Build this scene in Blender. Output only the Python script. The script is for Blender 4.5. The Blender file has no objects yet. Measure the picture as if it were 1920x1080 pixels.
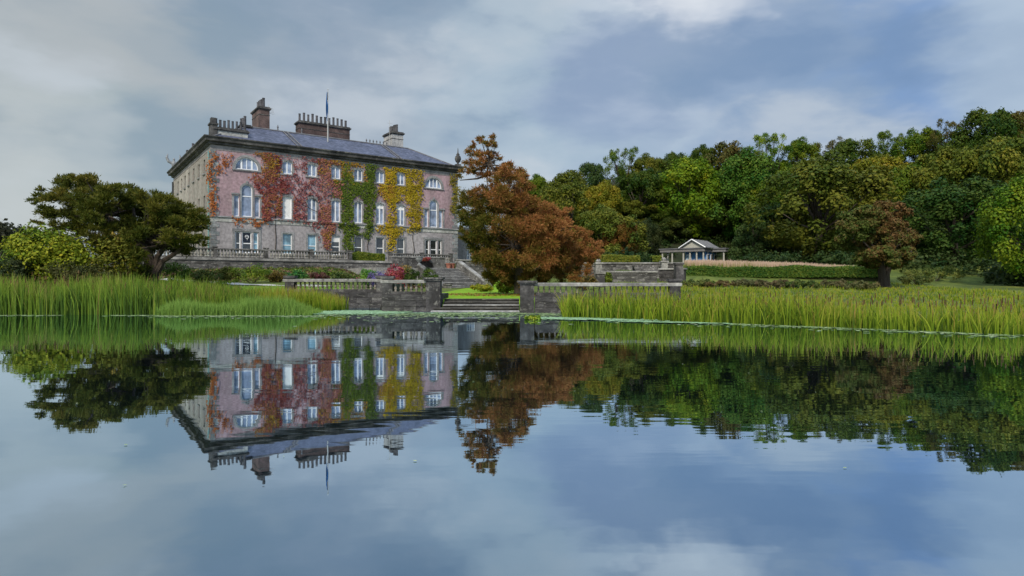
import bpy, math, random
import numpy as np
from mathutils import Vector, Matrix
C = bpy.context.scene.collection
SC = bpy.context.scene
rng = np.random.default_rng(7)
random.seed(7)
F, YH, HC = 1180.0, 527.0, 1.5          # focal length in photo pixels, horizon row, eye height over the lake

# ------------------------------------------------------------------ camera
cam = bpy.data.cameras.new('camera'); camo = bpy.data.objects.new('camera', cam); C.objects.link(camo)
camo.location = (0, 0, HC); camo.rotation_euler = (math.radians(90), 0, 0)
cam.sensor_width = 36; cam.lens = 36 * F / 1920; cam.shift_y = -(540 - YH) / 1920
cam.clip_start = 0.1; cam.clip_end = 6000
SC.camera = camo

# ------------------------------------------------------------------ light, sky, exposure
SUN = Vector((-0.22, -0.86, 0.80)).normalized()
sl = bpy.data.lights.new('sun', 'SUN'); so = bpy.data.objects.new('sun', sl); C.objects.link(so)
sl.energy = 2.0; sl.angle = math.radians(10); sl.color = (1.0, 0.92, 0.78)
so.rotation_euler = SUN.to_track_quat('Z', 'Y').to_euler()
SC.view_settings.view_transform = 'Standard'
try: SC.view_settings.look = 'None'
except Exception: pass
SC.view_settings.exposure = 0.85; SC.view_settings.gamma = 1.0; SC.view_settings.use_curve_mapping = False

W = bpy.data.worlds.new('World'); SC.world = W; W.use_nodes = True
wn, wl = W.node_tree.nodes, W.node_tree.links
wn.clear()
def N(t, **k):
    n = wn.new(t)
    for a, b in k.items(): setattr(n, a, b)
    return n
def vmath(op, a, b):
    n = N('ShaderNodeVectorMath', operation=op)
    for i, v in enumerate((a, b)):
        if isinstance(v, (tuple, list)): n.inputs[i].default_value = v
        elif v is not None: wl.new(v, n.inputs[i])
    return n
def wmath(op, a, b=None):
    n = N('ShaderNodeMath', operation=op)
    for i, v in enumerate((a, b)):
        if v is None: continue
        if isinstance(v, (int, float)): n.inputs[i].default_value = v
        else: wl.new(v, n.inputs[i])
    return n.outputs[0]
def smooth(v, a, b, lo=0.0, hi=1.0):
    n = N('ShaderNodeMapRange', interpolation_type='SMOOTHSTEP')
    wl.new(v, n.inputs[0]); n.inputs[1].default_value = a; n.inputs[2].default_value = b
    n.inputs[3].default_value = lo; n.inputs[4].default_value = hi
    return n.outputs[0]
def wmix(f, a, b):
    n = N('ShaderNodeMix', data_type='RGBA')
    if isinstance(f, (int, float)): n.inputs[0].default_value = f
    else: wl.new(f, n.inputs[0])
    for i, v in ((6, a), (7, b)):
        if isinstance(v, (tuple, list)): n.inputs[i].default_value = (*v, 1)
        else: wl.new(v, n.inputs[i])
    return n.outputs[2]
nish = N('ShaderNodeTexSky', sky_type='NISHITA'); nish.sun_disc = False
nish.sun_elevation = math.asin(SUN.z); nish.sun_rotation = math.atan2(SUN.x, SUN.y)
nish.dust_density = 2.0; nish.air_density = 1.0
tc = N('ShaderNodeTexCoord')
D0 = tc.outputs['Generated']
# wispy cloud edges: the direction is pushed about by two octaves of noise
nz1 = N('ShaderNodeTexNoise'); nz1.inputs['Scale'].default_value = 2.6; nz1.inputs['Detail'].default_value = 5
nz1.inputs['Roughness'].default_value = 0.55
sq = N('ShaderNodeMapping'); sq.inputs['Scale'].default_value = (1, 1, 2.3); wl.new(D0, sq.inputs[0]); wl.new(sq.outputs[0], nz1.inputs['Vector'])
off = vmath('SUBTRACT', nz1.outputs['Color'], (0.5, 0.5, 0.5))
offs = vmath('MULTIPLY', off.outputs[0], (0.5, 0.3, 0.40))
DW = vmath('NORMALIZE', vmath('ADD', D0, offs.outputs[0]).outputs[0], None).outputs[0]
nz2 = N('ShaderNodeTexNoise'); nz2.inputs['Scale'].default_value = 3.4; nz2.inputs['Detail'].default_value = 6
nz2.inputs['Roughness'].default_value = 0.5; wl.new(vmath('MULTIPLY', D0, (1, 1, 3.0)).outputs[0], nz2.inputs['Vector'])
sep = N('ShaderNodeSeparateXYZ'); wl.new(D0, sep.inputs[0])
# an overcast deck: paler and greyer to the left, bluer to the right
lr = smooth(sep.outputs[0], -0.75, 0.65)
deck = wmix(lr, (0.40, 0.48, 0.52), (0.235, 0.35, 0.54))
pale = wmix(lr, (0.455, 0.51, 0.535), (0.41, 0.51, 0.65))
col = wmix(smooth(nz2.outputs['Fac'], 0.40, 0.62), deck, pale)
def pdir(px, py): return Vector(((px - 960) / F, 1, (YH - py) / F)).normalized()
def blob(col, px, py, rad, c, amt):
    d = vmath('DOT_PRODUCT', DW, tuple(pdir(px, py))).outputs['Value']
    f = smooth(d, math.cos(rad * 1.25 / F), math.cos(rad * 0.15 / F), 0, amt)
    return wmix(f, col, c)
col = blob(col, 520, 60, 320, (0.225, 0.315, 0.44), 0.95)
col = blob(col, 330, 140, 150, (0.255, 0.34, 0.42), 0.85)
col = blob(col, 30, 200, 110, (0.25, 0.36, 0.38), 0.85)
col = blob(col, 110, 110, 260, (0.455, 0.49, 0.50), 0.8)
col = blob(col, 90, 320, 150, (0.50, 0.545, 0.555), 0.6)
col = blob(col, 180, 260, 90, (0.34, 0.42, 0.45), 0.6)
col = blob(col, 960, 30, 130, (0.54, 0.59, 0.64), 0.7)
col = blob(col, 800, 130, 120, (0.31, 0.40, 0.50), 0.6)
col = blob(col, 600, 250, 220, (0.45, 0.50, 0.55), 0.5)
col = blob(col, 1120, 150, 300, (0.42, 0.53, 0.62), 0.6)
col = blob(col, 1330, 20, 230, (0.62, 0.68, 0.76), 0.7)
col = blob(col, 1400, -10, 170, (1.0, 1.0, 1.02), 0.95)
col = blob(col, 1390, 15, 60, (1.2, 1.2, 1.2), 0.9)
col = blob(col, 1540, 130, 210, (0.25, 0.345, 0.50), 0.9)
col = blob(col, 1600, 240, 260, (0.25, 0.36, 0.53), 0.7)
col = blob(col, 1725, 70, 110, (0.17, 0.31, 0.60), 0.7)
col = blob(col, 1880, 60, 150, (0.46, 0.56, 0.68), 0.75)
nz3 = N('ShaderNodeTexNoise'); nz3.inputs['Scale'].default_value = 3.6; nz3.inputs['Detail'].default_value = 6; nz3.inputs['Roughness'].default_value = 0.50; nz3.inputs['Distortion'].default_value = 0.0
wl.new(vmath('ADD', vmath('MULTIPLY', D0, (1, 1, 2.4)).outputs[0], vmath('MULTIPLY', off.outputs[0], (0.12, 0.1, 0.12)).outputs[0]).outputs[0], nz3.inputs['Vector'])
col = wmix(smooth(nz3.outputs['Fac'], 0.55, 0.40, 0.0, 0.75), col, wmix(lr, (0.25, 0.335, 0.40), (0.17, 0.275, 0.46)))
col = wmix(smooth(nz3.outputs['Fac'], 0.53, 0.68, 0.0, 0.65), col, (0.58, 0.63, 0.68))
col = blob(col, 1150, 220, 110, (0.29, 0.37, 0.54), 0.5)
col = blob(col, 1330, -40, 110, (0.74, 0.78, 0.83), 0.75)
col = blob(col, 1885, 50, 120, (0.46, 0.56, 0.67), 0.6)
col = blob(col, 90, 330, 110, (0.55, 0.59, 0.60), 0.6)
col = blob(col, 250, 60, 110, (0.46, 0.49, 0.50), 0.5)
zen = smooth(sep.outputs[2], 0.42, 1.0, 0.55, 1.7)       # overcast brightens towards the zenith
cl = N('ShaderNodeMix', data_type='RGBA', blend_type='MULTIPLY'); cl.inputs[0].default_value = 1
wl.new(col, cl.inputs[6])
cmb = N('ShaderNodeCombineXYZ')
for i in range(3): wl.new(wmath('MULTIPLY', zen, 10.0), cmb.inputs[i])
wl.new(cmb.outputs[0], cl.inputs[7])
skyc = wmix(0.94, nish.outputs[0], cl.outputs[2])
bg = N('ShaderNodeBackground'); wl.new(skyc, bg.inputs[0]); bg.inputs[1].default_value = 0.1
wo = N('ShaderNodeOutputWorld'); wl.new(bg.outputs[0], wo.inputs[0])

# ------------------------------------------------------------------ materials
def newmat(name):
    m = bpy.data.materials.new(name); m.use_nodes = True
    return m, m.node_tree.nodes, m.node_tree.links, m.node_tree.nodes['Principled BSDF']
def stone(name, c1, c2, c3=None, scale=2.0, rough=0.85, bump=0.25, streak=False, lichen=None, rand=0.0):
    """weathered mineral surface: two noise scales, optional streaks and lichen, optional tone per object"""
    m, n, l, p = newmat(name)
    t = n.new('ShaderNodeTexCoord'); mp = n.new('ShaderNodeMapping'); l.new(t.outputs['Object'], mp.inputs[0])
    if rand:
        oi = n.new('ShaderNodeObjectInfo'); va = n.new('ShaderNodeVectorMath'); va.operation = 'SCALE'
        va.inputs[0].default_value = (37, 17, 29); l.new(oi.outputs['Random'], va.inputs['Scale']); l.new(va.outputs[0], mp.inputs['Location'])
    a = n.new('ShaderNodeTexNoise'); a.inputs['Scale'].default_value = scale * 0.35; a.inputs['Detail'].default_value = 7; a.inputs['Roughness'].default_value = 0.62
    b = n.new('ShaderNodeTexNoise'); b.inputs['Scale'].default_value = scale * 3.1; b.inputs['Detail'].default_value = 5
    if streak:
        s = n.new('ShaderNodeMapping'); s.inputs['Scale'].default_value = (1, 1, 0.16); l.new(mp.outputs[0], s.inputs[0]); l.new(s.outputs[0], a.inputs['Vector'])
    else: l.new(mp.outputs[0], a.inputs['Vector'])
    l.new(mp.outputs[0], b.inputs['Vector'])
    r = n.new('ShaderNodeValToRGB'); r.color_ramp.elements[0].position = 0.36; r.color_ramp.elements[1].position = 0.66
    r.color_ramp.elements[0].color = (*c1, 1); r.color_ramp.elements[1].color = (*c2, 1)
    if c3: e = r.color_ramp.elements.new(0.52); e.color = (*c3, 1)
    l.new(a.outputs['Fac'], r.inputs[0])
    mx = n.new('ShaderNodeMix'); mx.data_type = 'RGBA'; mx.blend_type = 'MULTIPLY'; mx.inputs[0].default_value = 0.75
    r2 = n.new('ShaderNodeValToRGB'); r2.color_ramp.elements[0].position = 0.3; r2.color_ramp.elements[1].position = 0.7
    r2.color_ramp.elements[0].color = (0.55, 0.55, 0.55, 1); r2.color_ramp.elements[1].color = (1.25, 1.25, 1.25, 1)
    l.new(b.outputs['Fac'], r2.inputs[0]); l.new(r.outputs[0], mx.inputs[6]); l.new(r2.outputs[0], mx.inputs[7])
    out = mx.outputs[2]
    if lichen:
        v = n.new('ShaderNodeTexNoise'); v.inputs['Scale'].default_value = scale * 1.3; v.inputs['Detail'].default_value = 8; v.inputs['Roughness'].default_value = 0.7
        l.new(mp.outputs[0], v.inputs['Vector'])
        vr = n.new('ShaderNodeValToRGB'); vr.color_ramp.elements[0].position = 0.56; vr.color_ramp.elements[1].position = 0.64
        l.new(v.outputs['Fac'], vr.inputs[0])
        m2 = n.new('ShaderNodeMix'); m2.data_type = 'RGBA'; l.new(vr.outputs[0], m2.inputs[0]); l.new(out, m2.inputs[6]); m2.inputs[7].default_value = (*lichen, 1)
        out = m2.outputs[2]
    if rand:
        hv = n.new('ShaderNodeHueSaturation'); mr = n.new('ShaderNodeMapRange'); mr.inputs[3].default_value = 1 - rand; mr.inputs[4].default_value = 1 + rand
        l.new(oi.outputs['Random'], mr.inputs[0]); l.new(mr.outputs[0], hv.inputs['Value']); l.new(out, hv.inputs['Color']); out = hv.outputs[0]
    l.new(out, p.inputs['Base Color']); p.inputs['Roughness'].default_value = rough
    p.inputs['Specular IOR Level'].default_value = 0.25
    bp = n.new('ShaderNodeBump'); bp.inputs['Strength'].default_value = bump; bp.inputs['Distance'].default_value = 0.05
    l.new(b.outputs['Fac'], bp.inputs['Height']); l.new(bp.outputs[0], p.inputs['Normal'])
    return m
M = {}
M['pink'] = stone('pink_render', (0.25, 0.185, 0.195), (0.46, 0.335, 0.365), (0.385, 0.26, 0.285), 0.9, streak=True, lichen=(0.37, 0.275, 0.28))
M['grey_render'] = stone('grey_render', (0.27, 0.245, 0.25), (0.44, 0.41, 0.41), (0.36, 0.33, 0.34), 0.9, streak=True, lichen=(0.24, 0.22, 0.23))
M['beige'] = stone('beige_render', (0.235, 0.215, 0.19), (0.42, 0.385, 0.345), (0.33, 0.305, 0.275), 0.7, streak=True, lichen=(0.33, 0.25, 0.24))
M['band'] = stone('pale_band_stone', (0.30, 0.30, 0.28), (0.50, 0.50, 0.47), None, 1.2, streak=True)
M['frieze'] = stone('frieze_stone', (0.20, 0.185, 0.18), (0.36, 0.33, 0.325), None, 0.9, streak=True)
M['surround'] = stone('window_surround_stone', (0.17, 0.17, 0.175), (0.33, 0.325, 0.33), None, 2.0, rand=0.15)
M['quoin'] = stone('quoin_stone', (0.13, 0.145, 0.15), (0.30, 0.31, 0.31), None, 2.5, lichen=(0.30, 0.20, 0.17), rand=0.35)
M['cornice'] = stone('blackened_cornice_stone', (0.035, 0.034, 0.034), (0.15, 0.14, 0.135), (0.075, 0.072, 0.07), 1.2, lichen=(0.17, 0.16, 0.14))
M['old'] = stone('old_grey_stone', (0.05, 0.048, 0.045), (0.22, 0.21, 0.20), (0.115, 0.11, 0.104), 2.2, lichen=(0.33, 0.32, 0.29), rand=0.3, bump=0.5)
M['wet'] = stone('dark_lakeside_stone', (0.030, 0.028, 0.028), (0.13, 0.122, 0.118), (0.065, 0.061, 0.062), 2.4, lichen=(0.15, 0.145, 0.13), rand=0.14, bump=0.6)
M['mortar'] = stone('recessed_mortar', (0.03, 0.028, 0.026), (0.09, 0.085, 0.08), None, 3.0)
M['coping'] = stone('pale_coping_stone', (0.15, 0.145, 0.135), (0.37, 0.36, 0.335), (0.26, 0.25, 0.235), 2.0, lichen=(0.10, 0.10, 0.09), rand=0.1)
M['baluster'] = stone('baluster_stone', (0.12, 0.115, 0.10), (0.34, 0.33, 0.30), None, 3.0, rand=0.3)
M['baluster_brown'] = stone('brown_baluster_stone', (0.10, 0.085, 0.07), (0.28, 0.245, 0.21), None, 3.0, rand=0.3)
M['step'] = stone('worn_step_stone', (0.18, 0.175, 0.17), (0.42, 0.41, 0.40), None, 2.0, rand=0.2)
M['wetstep'] = stone('mossy_water_step', (0.025, 0.024, 0.022), (0.10, 0.095, 0.085), None, 2.0, lichen=(0.16, 0.15, 0.12), rand=0.2)
M['brick'] = stone('chimney_brick', (0.065, 0.045, 0.042), (0.15, 0.10, 0.09), (0.10, 0.07, 0.064), 2.5, rand=0.25)
M['whitewash'] = stone('whitewashed_render', (0.26, 0.255, 0.25), (0.50, 0.49, 0.48), None, 1.0, streak=True)
M['pot'] = stone('chimney_pot_clay', (0.055, 0.055, 0.062), (0.13, 0.125, 0.135), None, 4.0, rand=0.3)
M['tanpot'] = stone('tan_clay', (0.42, 0.27, 0.15), (0.62, 0.44, 0.28), None, 4.0)
M['redpot'] = stone('terracotta_clay', (0.24, 0.09, 0.06), (0.40, 0.17, 0.12), None, 4.0)
M['bark'] = stone('bark', (0.035, 0.027, 0.022), (0.10, 0.078, 0.062), None, 5.0, streak=True, bump=0.9)
M['greybark'] = stone('grey_brown_bark', (0.07, 0.055, 0.045), (0.21, 0.165, 0.135), None, 6.0, streak=True, bump=0.9)
M['pathmat'] = stone('pale_gravel', (0.36, 0.34, 0.33), (0.50, 0.48, 0.46), None, 6.0)
M['statue'] = stone('statue_stone', (0.17, 0.18, 0.19), (0.32, 0.33, 0.34), None, 5.0)
def plain(name, c, rough=0.5, spec=0.5, var=0.12, scale=4.0):
    m, n, l, p = newmat(name)
    t = n.new('ShaderNodeTexCoord'); a = n.new('ShaderNodeTexNoise'); a.inputs['Scale'].default_value = scale; a.inputs['Detail'].default_value = 4
    l.new(t.outputs['Object'], a.inputs['Vector'])
    h = n.new('ShaderNodeHueSaturation'); h.inputs['Color'].default_value = (*c, 1)
    mr = n.new('ShaderNodeMapRange'); mr.inputs[1].default_value = 0.3; mr.inputs[2].default_value = 0.7; mr.inputs[3].default_value = 1 - var; mr.inputs[4].default_value = 1 + var
    l.new(a.outputs['Fac'], mr.inputs[0]); l.new(mr.outputs[0], h.inputs['Value']); l.new(h.outputs[0], p.inputs['Base Color'])
    p.inputs['Roughness'].default_value = rough; p.inputs['Specular IOR Level'].default_value = spec
    return m
M['white'] = plain('white_painted_timber', (0.82, 0.82, 0.83), 0.45, 0.4, 0.06)
M['offwhite'] = plain('cream_painted_timber', (0.40, 0.39, 0.345), 0.5, 0.4, 0.12)
M['blind'] = plain('white_window_blind', (0.78, 0.77, 0.76), 0.8, 0.2, 0.05)
M['navy'] = plain('navy_sign_board', (0.012, 0.016, 0.03), 0.4)
M['flag'] = plain('blue_flag_cloth', (0.014, 0.085, 0.24), 0.85, 0.1, 0.3)
M['pole'] = plain('white_painted_pole', (0.40, 0.40, 0.39), 0.4)
M['lead'] = plain('roof_lead', (0.14, 0.14, 0.15), 0.75, 0.2, 0.25, 1.5)
M['iron'] = plain('dark_iron', (0.03, 0.03, 0.035), 0.6)
M['bluepaint'] = plain('blue_painted_boards', (0.08, 0.24, 0.50), 0.5, 0.4, 0.3, 1.5)
M['greypaint'] = plain('weathered_grey_fascia', (0.17, 0.165, 0.165), 0.7, 0.3, 0.25)
M['seal'] = plain('teal_drainpipe_paint', (0.16, 0.30, 0.30), 0.5)
def slate():
    m, n, l, p = newmat('blue_grey_slate')
    t = n.new('ShaderNodeTexCoord'); b = n.new('ShaderNodeTexBrick'); mp = n.new('ShaderNodeMapping')
    mp.inputs['Rotation'].default_value = (math.radians(90), 0, 0)
    l.new(t.outputs['Object'], mp.inputs[0]); l.new(mp.outputs[0], b.inputs['Vector'])
    b.inputs['Scale'].default_value = 1; b.inputs['Brick Width'].default_value = 0.42; b.inputs['Row Height'].default_value = 0.16; b.inputs['Mortar Size'].default_value = 0.012
    b.inputs['Color1'].default_value = (0.048, 0.056, 0.090, 1); b.inputs['Color2'].default_value = (0.105, 0.115, 0.175, 1); b.inputs['Mortar'].default_value = (0.04, 0.045, 0.07, 1)
    a = n.new('ShaderNodeTexNoise'); a.inputs['Scale'].default_value = 0.5; a.inputs['Detail'].default_value = 6; l.new(t.outputs['Object'], a.inputs['Vector'])
    h = n.new('ShaderNodeHueSaturation'); mr = n.new('ShaderNodeMapRange'); mr.inputs[1].default_value = 0.3; mr.inputs[2].default_value = 0.7; mr.inputs[3].default_value = 0.75; mr.inputs[4].default_value = 1.25
    l.new(a.outputs['Fac'], mr.inputs[0]); l.new(mr.outputs[0], h.inputs['Value']); l.new(b.outputs[0], h.inputs['Color']); l.new(h.outputs[0], p.inputs['Base Color'])
    p.inputs['Roughness'].default_value = 0.62; p.inputs['Specular IOR Level'].default_value = 0.3
    return m
M['slate'] = slate()
def glass(name, c, rough=0.06, ior=1.9):
    m, n, l, p = newmat(name)
    t = n.new('ShaderNodeTexCoord'); oi = n.new('ShaderNodeObjectInfo')
    a = n.new('ShaderNodeTexNoise'); a.inputs['Scale'].default_value = 0.9; a.inputs['Detail'].default_value = 3
    ad = n.new('ShaderNodeVectorMath'); l.new(t.outputs['Object'], ad.inputs[0]); sc = n.new('ShaderNodeVectorMath'); sc.operation = 'SCALE'
    sc.inputs[0].default_value = (31, 17, 23); l.new(oi.outputs['Random'], sc.inputs['Scale']); l.new(sc.outputs[0], ad.inputs[1]); l.new(ad.outputs[0], a.inputs['Vector'])
    r = n.new('ShaderNodeValToRGB'); r.color_ramp.elements[0].position = 0.38; r.color_ramp.elements[1].position = 0.62
    r.color_ramp.elements[0].color = (*[x * 0.45 for x in c], 1); r.color_ramp.elements[1].color = (*[min(1, x * 1.35) for x in c], 1)
    l.new(a.outputs['Fac'], r.inputs[0]); l.new(r.outputs[0], p.inputs['Base Color'])
    p.inputs['Roughness'].default_value = rough; p.inputs['IOR'].default_value = ior
    return m
M['glass'] = glass('window_glass', (0.24, 0.29, 0.40))           # old glass; pale curtains and the reflection over them put into the colour
M['glass_blue'] = glass('blue_blind_glass', (0.20, 0.36, 0.46))
M['glass_dark'] = glass('dark_window_glass', (0.045, 0.05, 0.05))
def foliage(name, hue=0.06, lo=0.5, hi=1.6, trans=0.25, ramp=None, spec=0.10):
    """leaves: the tone of each leaf comes from its 'tint', the colour from the object (or from a ramp)"""
    m, n, l, p = newmat(name)
    at = n.new('ShaderNodeAttribute'); at.attribute_name = 'tint'
    if ramp:
        r = n.new('ShaderNodeValToRGB')
        while len(r.color_ramp.elements) < len(ramp): r.color_ramp.elements.new(0.5)
        for e, (pos, c) in zip(r.color_ramp.elements, ramp): e.position = pos; e.color = (*c, 1)
        l.new(at.outputs['Fac'], r.inputs[0]); colr = r.outputs[0]
    else:
        oi = n.new('ShaderNodeObjectInfo'); h = n.new('ShaderNodeHueSaturation')
        m1 = n.new('ShaderNodeMapRange'); m1.inputs[3].default_value = lo; m1.inputs[4].default_value = hi
        m2 = n.new('ShaderNodeMapRange'); m2.inputs[3].default_value = 0.5 + hue; m2.inputs[4].default_value = 0.5 - hue
        l.new(at.outputs['Fac'], m1.inputs[0]); l.new(at.outputs['Fac'], m2.inputs[0])
        l.new(m1.outputs[0], h.inputs['Value']); l.new(m2.outputs[0], h.inputs['Hue']); l.new(oi.outputs['Color'], h.inputs['Color']); colr = h.outputs[0]
    l.new(colr, p.inputs['Base Color']); p.inputs['Roughness'].default_value = 0.55; p.inputs['Specular IOR Level'].default_value = spec
    tr = n.new('ShaderNodeBsdfTranslucent'); l.new(colr, tr.inputs[0])
    mx = n.new('ShaderNodeMixShader'); mx.inputs[0].default_value = trans
    l.new(p.outputs[0], mx.inputs[1]); l.new(tr.outputs[0], mx.inputs[2]); l.new(mx.outputs[0], n['Material Output'].inputs[0])
    return m
M['leaf'] = foliage('leaves')
M['rust_leaf'] = foliage('autumn_leaves', ramp=[(0.0, (0.055, 0.068, 0.010)), (0.3, (0.12, 0.105, 0.016)), (0.52, (0.195, 0.115, 0.026)), (0.75, (0.29, 0.11, 0.040)), (1.0, (0.37, 0.18, 0.06))])
M['reed'] = foliage('reed_blades', trans=0.3, ramp=[(0.0, (0.035, 0.065, 0.008)), (0.35, (0.11, 0.175, 0.012)), (0.62, (0.23, 0.29, 0.022)), (0.82, (0.30, 0.27, 0.045)), (1.0, (0.25, 0.15, 0.05))])
M['reed_blue'] = foliage('bulrush_blades', trans=0.3, ramp=[(0.0, (0.03, 0.058, 0.012)), (0.4, (0.085, 0.155, 0.02)), (0.7, (0.17, 0.25, 0.025)), (0.9, (0.22, 0.23, 0.05)), (1.0, (0.22, 0.14, 0.06))])
M['sedge'] = foliage('fine_sedge', trans=0.3, ramp=[(0.0, (0.06, 0.11, 0.02)), (0.5, (0.17, 0.29, 0.055)), (1.0, (0.28, 0.38, 0.09))])
M['pad'] = foliage('lily_pad', trans=0.05, ramp=[(0.0, (0.13, 0.20, 0.06)), (0.5, (0.22, 0.31, 0.14)), (1.0, (0.42, 0.45, 0.30))])
M['weed'] = foliage('pondweed', trans=0.05, ramp=[(0.0, (0.19, 0.33, 0.17)), (0.5, (0.27, 0.43, 0.25)), (1.0, (0.36, 0.50, 0.33))])
def ground_mat(name, c1, c2, c3, sc=0.4):
    m = stone(name, c1, c2, c3, sc, 0.95, 0.6)
    return m
M['lawn'] = ground_mat('mown_lawn', (0.125, 0.235, 0.005), (0.22, 0.38, 0.010), (0.175, 0.31, 0.007), 1.6)
M['rough'] = ground_mat('rough_grass', (0.05, 0.075, 0.014), (0.15, 0.17, 0.03), (0.09, 0.12, 0.02), 0.8)
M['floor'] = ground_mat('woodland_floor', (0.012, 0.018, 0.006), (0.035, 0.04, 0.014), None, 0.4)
M['bed'] = ground_mat('lake_mud', (0.015, 0.014, 0.010), (0.035, 0.03, 0.02), None, 0.6)
def water():
    m, n, l, p = newmat('lake_water')
    n.remove(p)
    t = n.new('ShaderNodeTexCoord')
    def noise(scale, sx, sy, det, rough=0.5):
        mp = n.new('ShaderNodeMapping'); mp.inputs['Scale'].default_value = (sx, sy, 1); l.new(t.outputs['Object'], mp.inputs[0])
        a = n.new('ShaderNodeTexNoise'); a.inputs['Scale'].default_value = scale; a.inputs['Detail'].default_value = det; a.inputs['Roughness'].default_value = rough
        l.new(mp.outputs[0], a.inputs['Vector']); return a.outputs['Fac']
    def mth(op, a, b):
        q = n.new('ShaderNodeMath'); q.operation = op
        for i, v in enumerate((a, b)):
            if isinstance(v, (int, float)): q.inputs[i].default_value = v
            else: l.new(v, q.inputs[i])
        return q.outputs[0]
    patch = n.new('ShaderNodeMapRange'); l.new(noise(0.09, 0.5, 1.3, 3), patch.inputs[0]); patch.inputs[1].default_value = 0.42; patch.inputs[2].default_value = 0.62; patch.inputs[3].default_value = 0.25; patch.inputs[4].default_value = 1.0
    fine = mth('MULTIPLY', mth('MULTIPLY', noise(2.2, 0.35, 1.5, 2), 0.0022), patch.outputs[0])
    swell = mth('MULTIPLY', noise(0.5, 0.35, 1.0, 2), 0.0034)
    h = mth('ADD', fine, swell)
    bp = n.new('ShaderNodeBump'); bp.inputs['Strength'].default_value = 1.0; bp.inputs['Distance'].default_value = 1.0; l.new(h, bp.inputs['Height'])
    lw = n.new('ShaderNodeLayerWeight'); lw.inputs['Blend'].default_value = 0.5; l.new(bp.outputs[0], lw.inputs['Normal'])
    fr = n.new('ShaderNodeMapRange'); l.new(lw.outputs['Facing'], fr.inputs[0]); fr.inputs[1].default_value = 0.3; fr.inputs[3].default_value = 0.43; fr.inputs[4].default_value = 1.0
    body = n.new('ShaderNodeBsdfDiffuse'); body.inputs[0].default_value = (0.010, 0.016, 0.018, 1)
    gl = n.new('ShaderNodeBsdfGlossy'); gl.inputs['Roughness'].default_value = 0.012; gl.inputs[0].default_value = (0.73, 0.87, 0.98, 1); l.new(bp.outputs[0], gl.inputs['Normal'])
    mx = n.new('ShaderNodeMixShader'); l.new(fr.outputs[0], mx.inputs[0]); l.new(body.outputs[0], mx.inputs[1]); l.new(gl.outputs[0], mx.inputs[2])
    l.new(mx.outputs[0], n['Material Output'].inputs[0])
    return m
M['water'] = water()

# ------------------------------------------------------------------ mesh helpers
class MB:
    def __init__(s): s.v = []; s.f = []
    def poly(s, pts):
        b = len(s.v); s.v += [tuple(p) for p in pts]; s.f.append(tuple(range(b, b + len(pts)))); return s
    def box(s, x0, x1, y0, y1, z0, z1, bev=0.0):
        if bev:                                            # chamfered upper and lower rims
            L = [(0, z0), (0, z1 - bev), (bev, z1)]
            return s.loft([[(x0 + d, y0 + d, z), (x1 - d, y0 + d, z), (x1 - d, y1 - d, z), (x0 + d, y1 - d, z)] for d, z in L])
        b = len(s.v)
        s.v += [(x0, y0, z0), (x1, y0, z0), (x1, y1, z0), (x0, y1, z0), (x0, y0, z1), (x1, y0, z1), (x1, y1, z1), (x0, y1, z1)]
        s.f += [tuple(b + i for i in q) for q in ((3, 2, 1, 0), (4, 5, 6, 7), (0, 1, 5, 4), (1, 2, 6, 5), (2, 3, 7, 6), (3, 0, 4, 7))]
        return s
    def loft(s, loops, cap=True):
        b = len(s.v); k = len(loops[0])
        for L in loops: s.v += [tuple(p) for p in L]
        for i in range(len(loops) - 1):
            for j in range(k):
                a, c = b + i * k + j, b + i * k + (j + 1) % k
                s.f.append((a, c, c + k, a + k))
        if cap:
            s.f.append(tuple(b + j for j in reversed(range(k)))); e = b + (len(loops) - 1) * k
            s.f.append(tuple(e + j for j in range(k)))
        return s
    def lathe(s, prof, seg=10, c=(0, 0, 0)):
        return s.loft([[(c[0] + r * math.cos(2 * math.pi * j / seg), c[1] + r * math.sin(2 * math.pi * j / seg), c[2] + z) for j in range(seg)] for r, z in prof])
    def tube(s, pts, radii, seg=6):
        pts = [Vector(p) for p in pts]; loops = []
        for i, p in enumerate(pts):
            d = (pts[min(i + 1, len(pts) - 1)] - pts[max(i - 1, 0)]).normalized()
            a = d.cross(Vector((0.3, 0.9, 0.31))).normalized(); c = d.cross(a)
            r = radii[i] if isinstance(radii, (list, tuple)) else radii
            loops.append([p + a * (r * math.cos(2 * math.pi * j / seg)) + c * (r * math.sin(2 * math.pi * j / seg)) for j in range(seg)])
        return s.loft(loops)
    def ring(s, outer, inner, y0, y1):
        """flat ring between two outlines (same count) in the x-z plane, from depth y0 (front) to y1"""
        k = len(outer)
        for j in range(k):
            a, b = outer[j], outer[(j + 1) % k]; c, d = inner[j], inner[(j + 1) % k]
            s.poly([(a[0], y0, a[1]), (b[0], y0, b[1]), (d[0], y0, d[1]), (c[0], y0, c[1])])
            s.poly([(a[0], y1, a[1]), (b[0], y1, b[1]), (b[0], y0, b[1]), (a[0], y0, a[1])])
            s.poly([(c[0], y0, c[1]), (d[0], y0, d[1]), (d[0], y1, d[1]), (c[0], y1, c[1])])
        return s
    def mesh(s, name):
        me = bpy.data.meshes.new(name); me.from_pydata(s.v, [], s.f); me.update(); return me
    def build(s, name, mat, parent=None, loc=(0, 0, 0), rz=0.0, smooth=False):
        return link(name, s.mesh(name), mat, parent, loc, rz, smooth)
def link(name, me, mat=None, parent=None, loc=(0, 0, 0), rz=0.0, smooth=False):
    if mat is not None and not me.materials: me.materials.append(mat)
    o = bpy.data.objects.new(name, me); C.objects.link(o); o.parent = parent; o.location = loc; o.rotation_euler = (0, 0, rz)
    if smooth:
        for q in me.polygons: q.use_smooth = True
    return o
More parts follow.
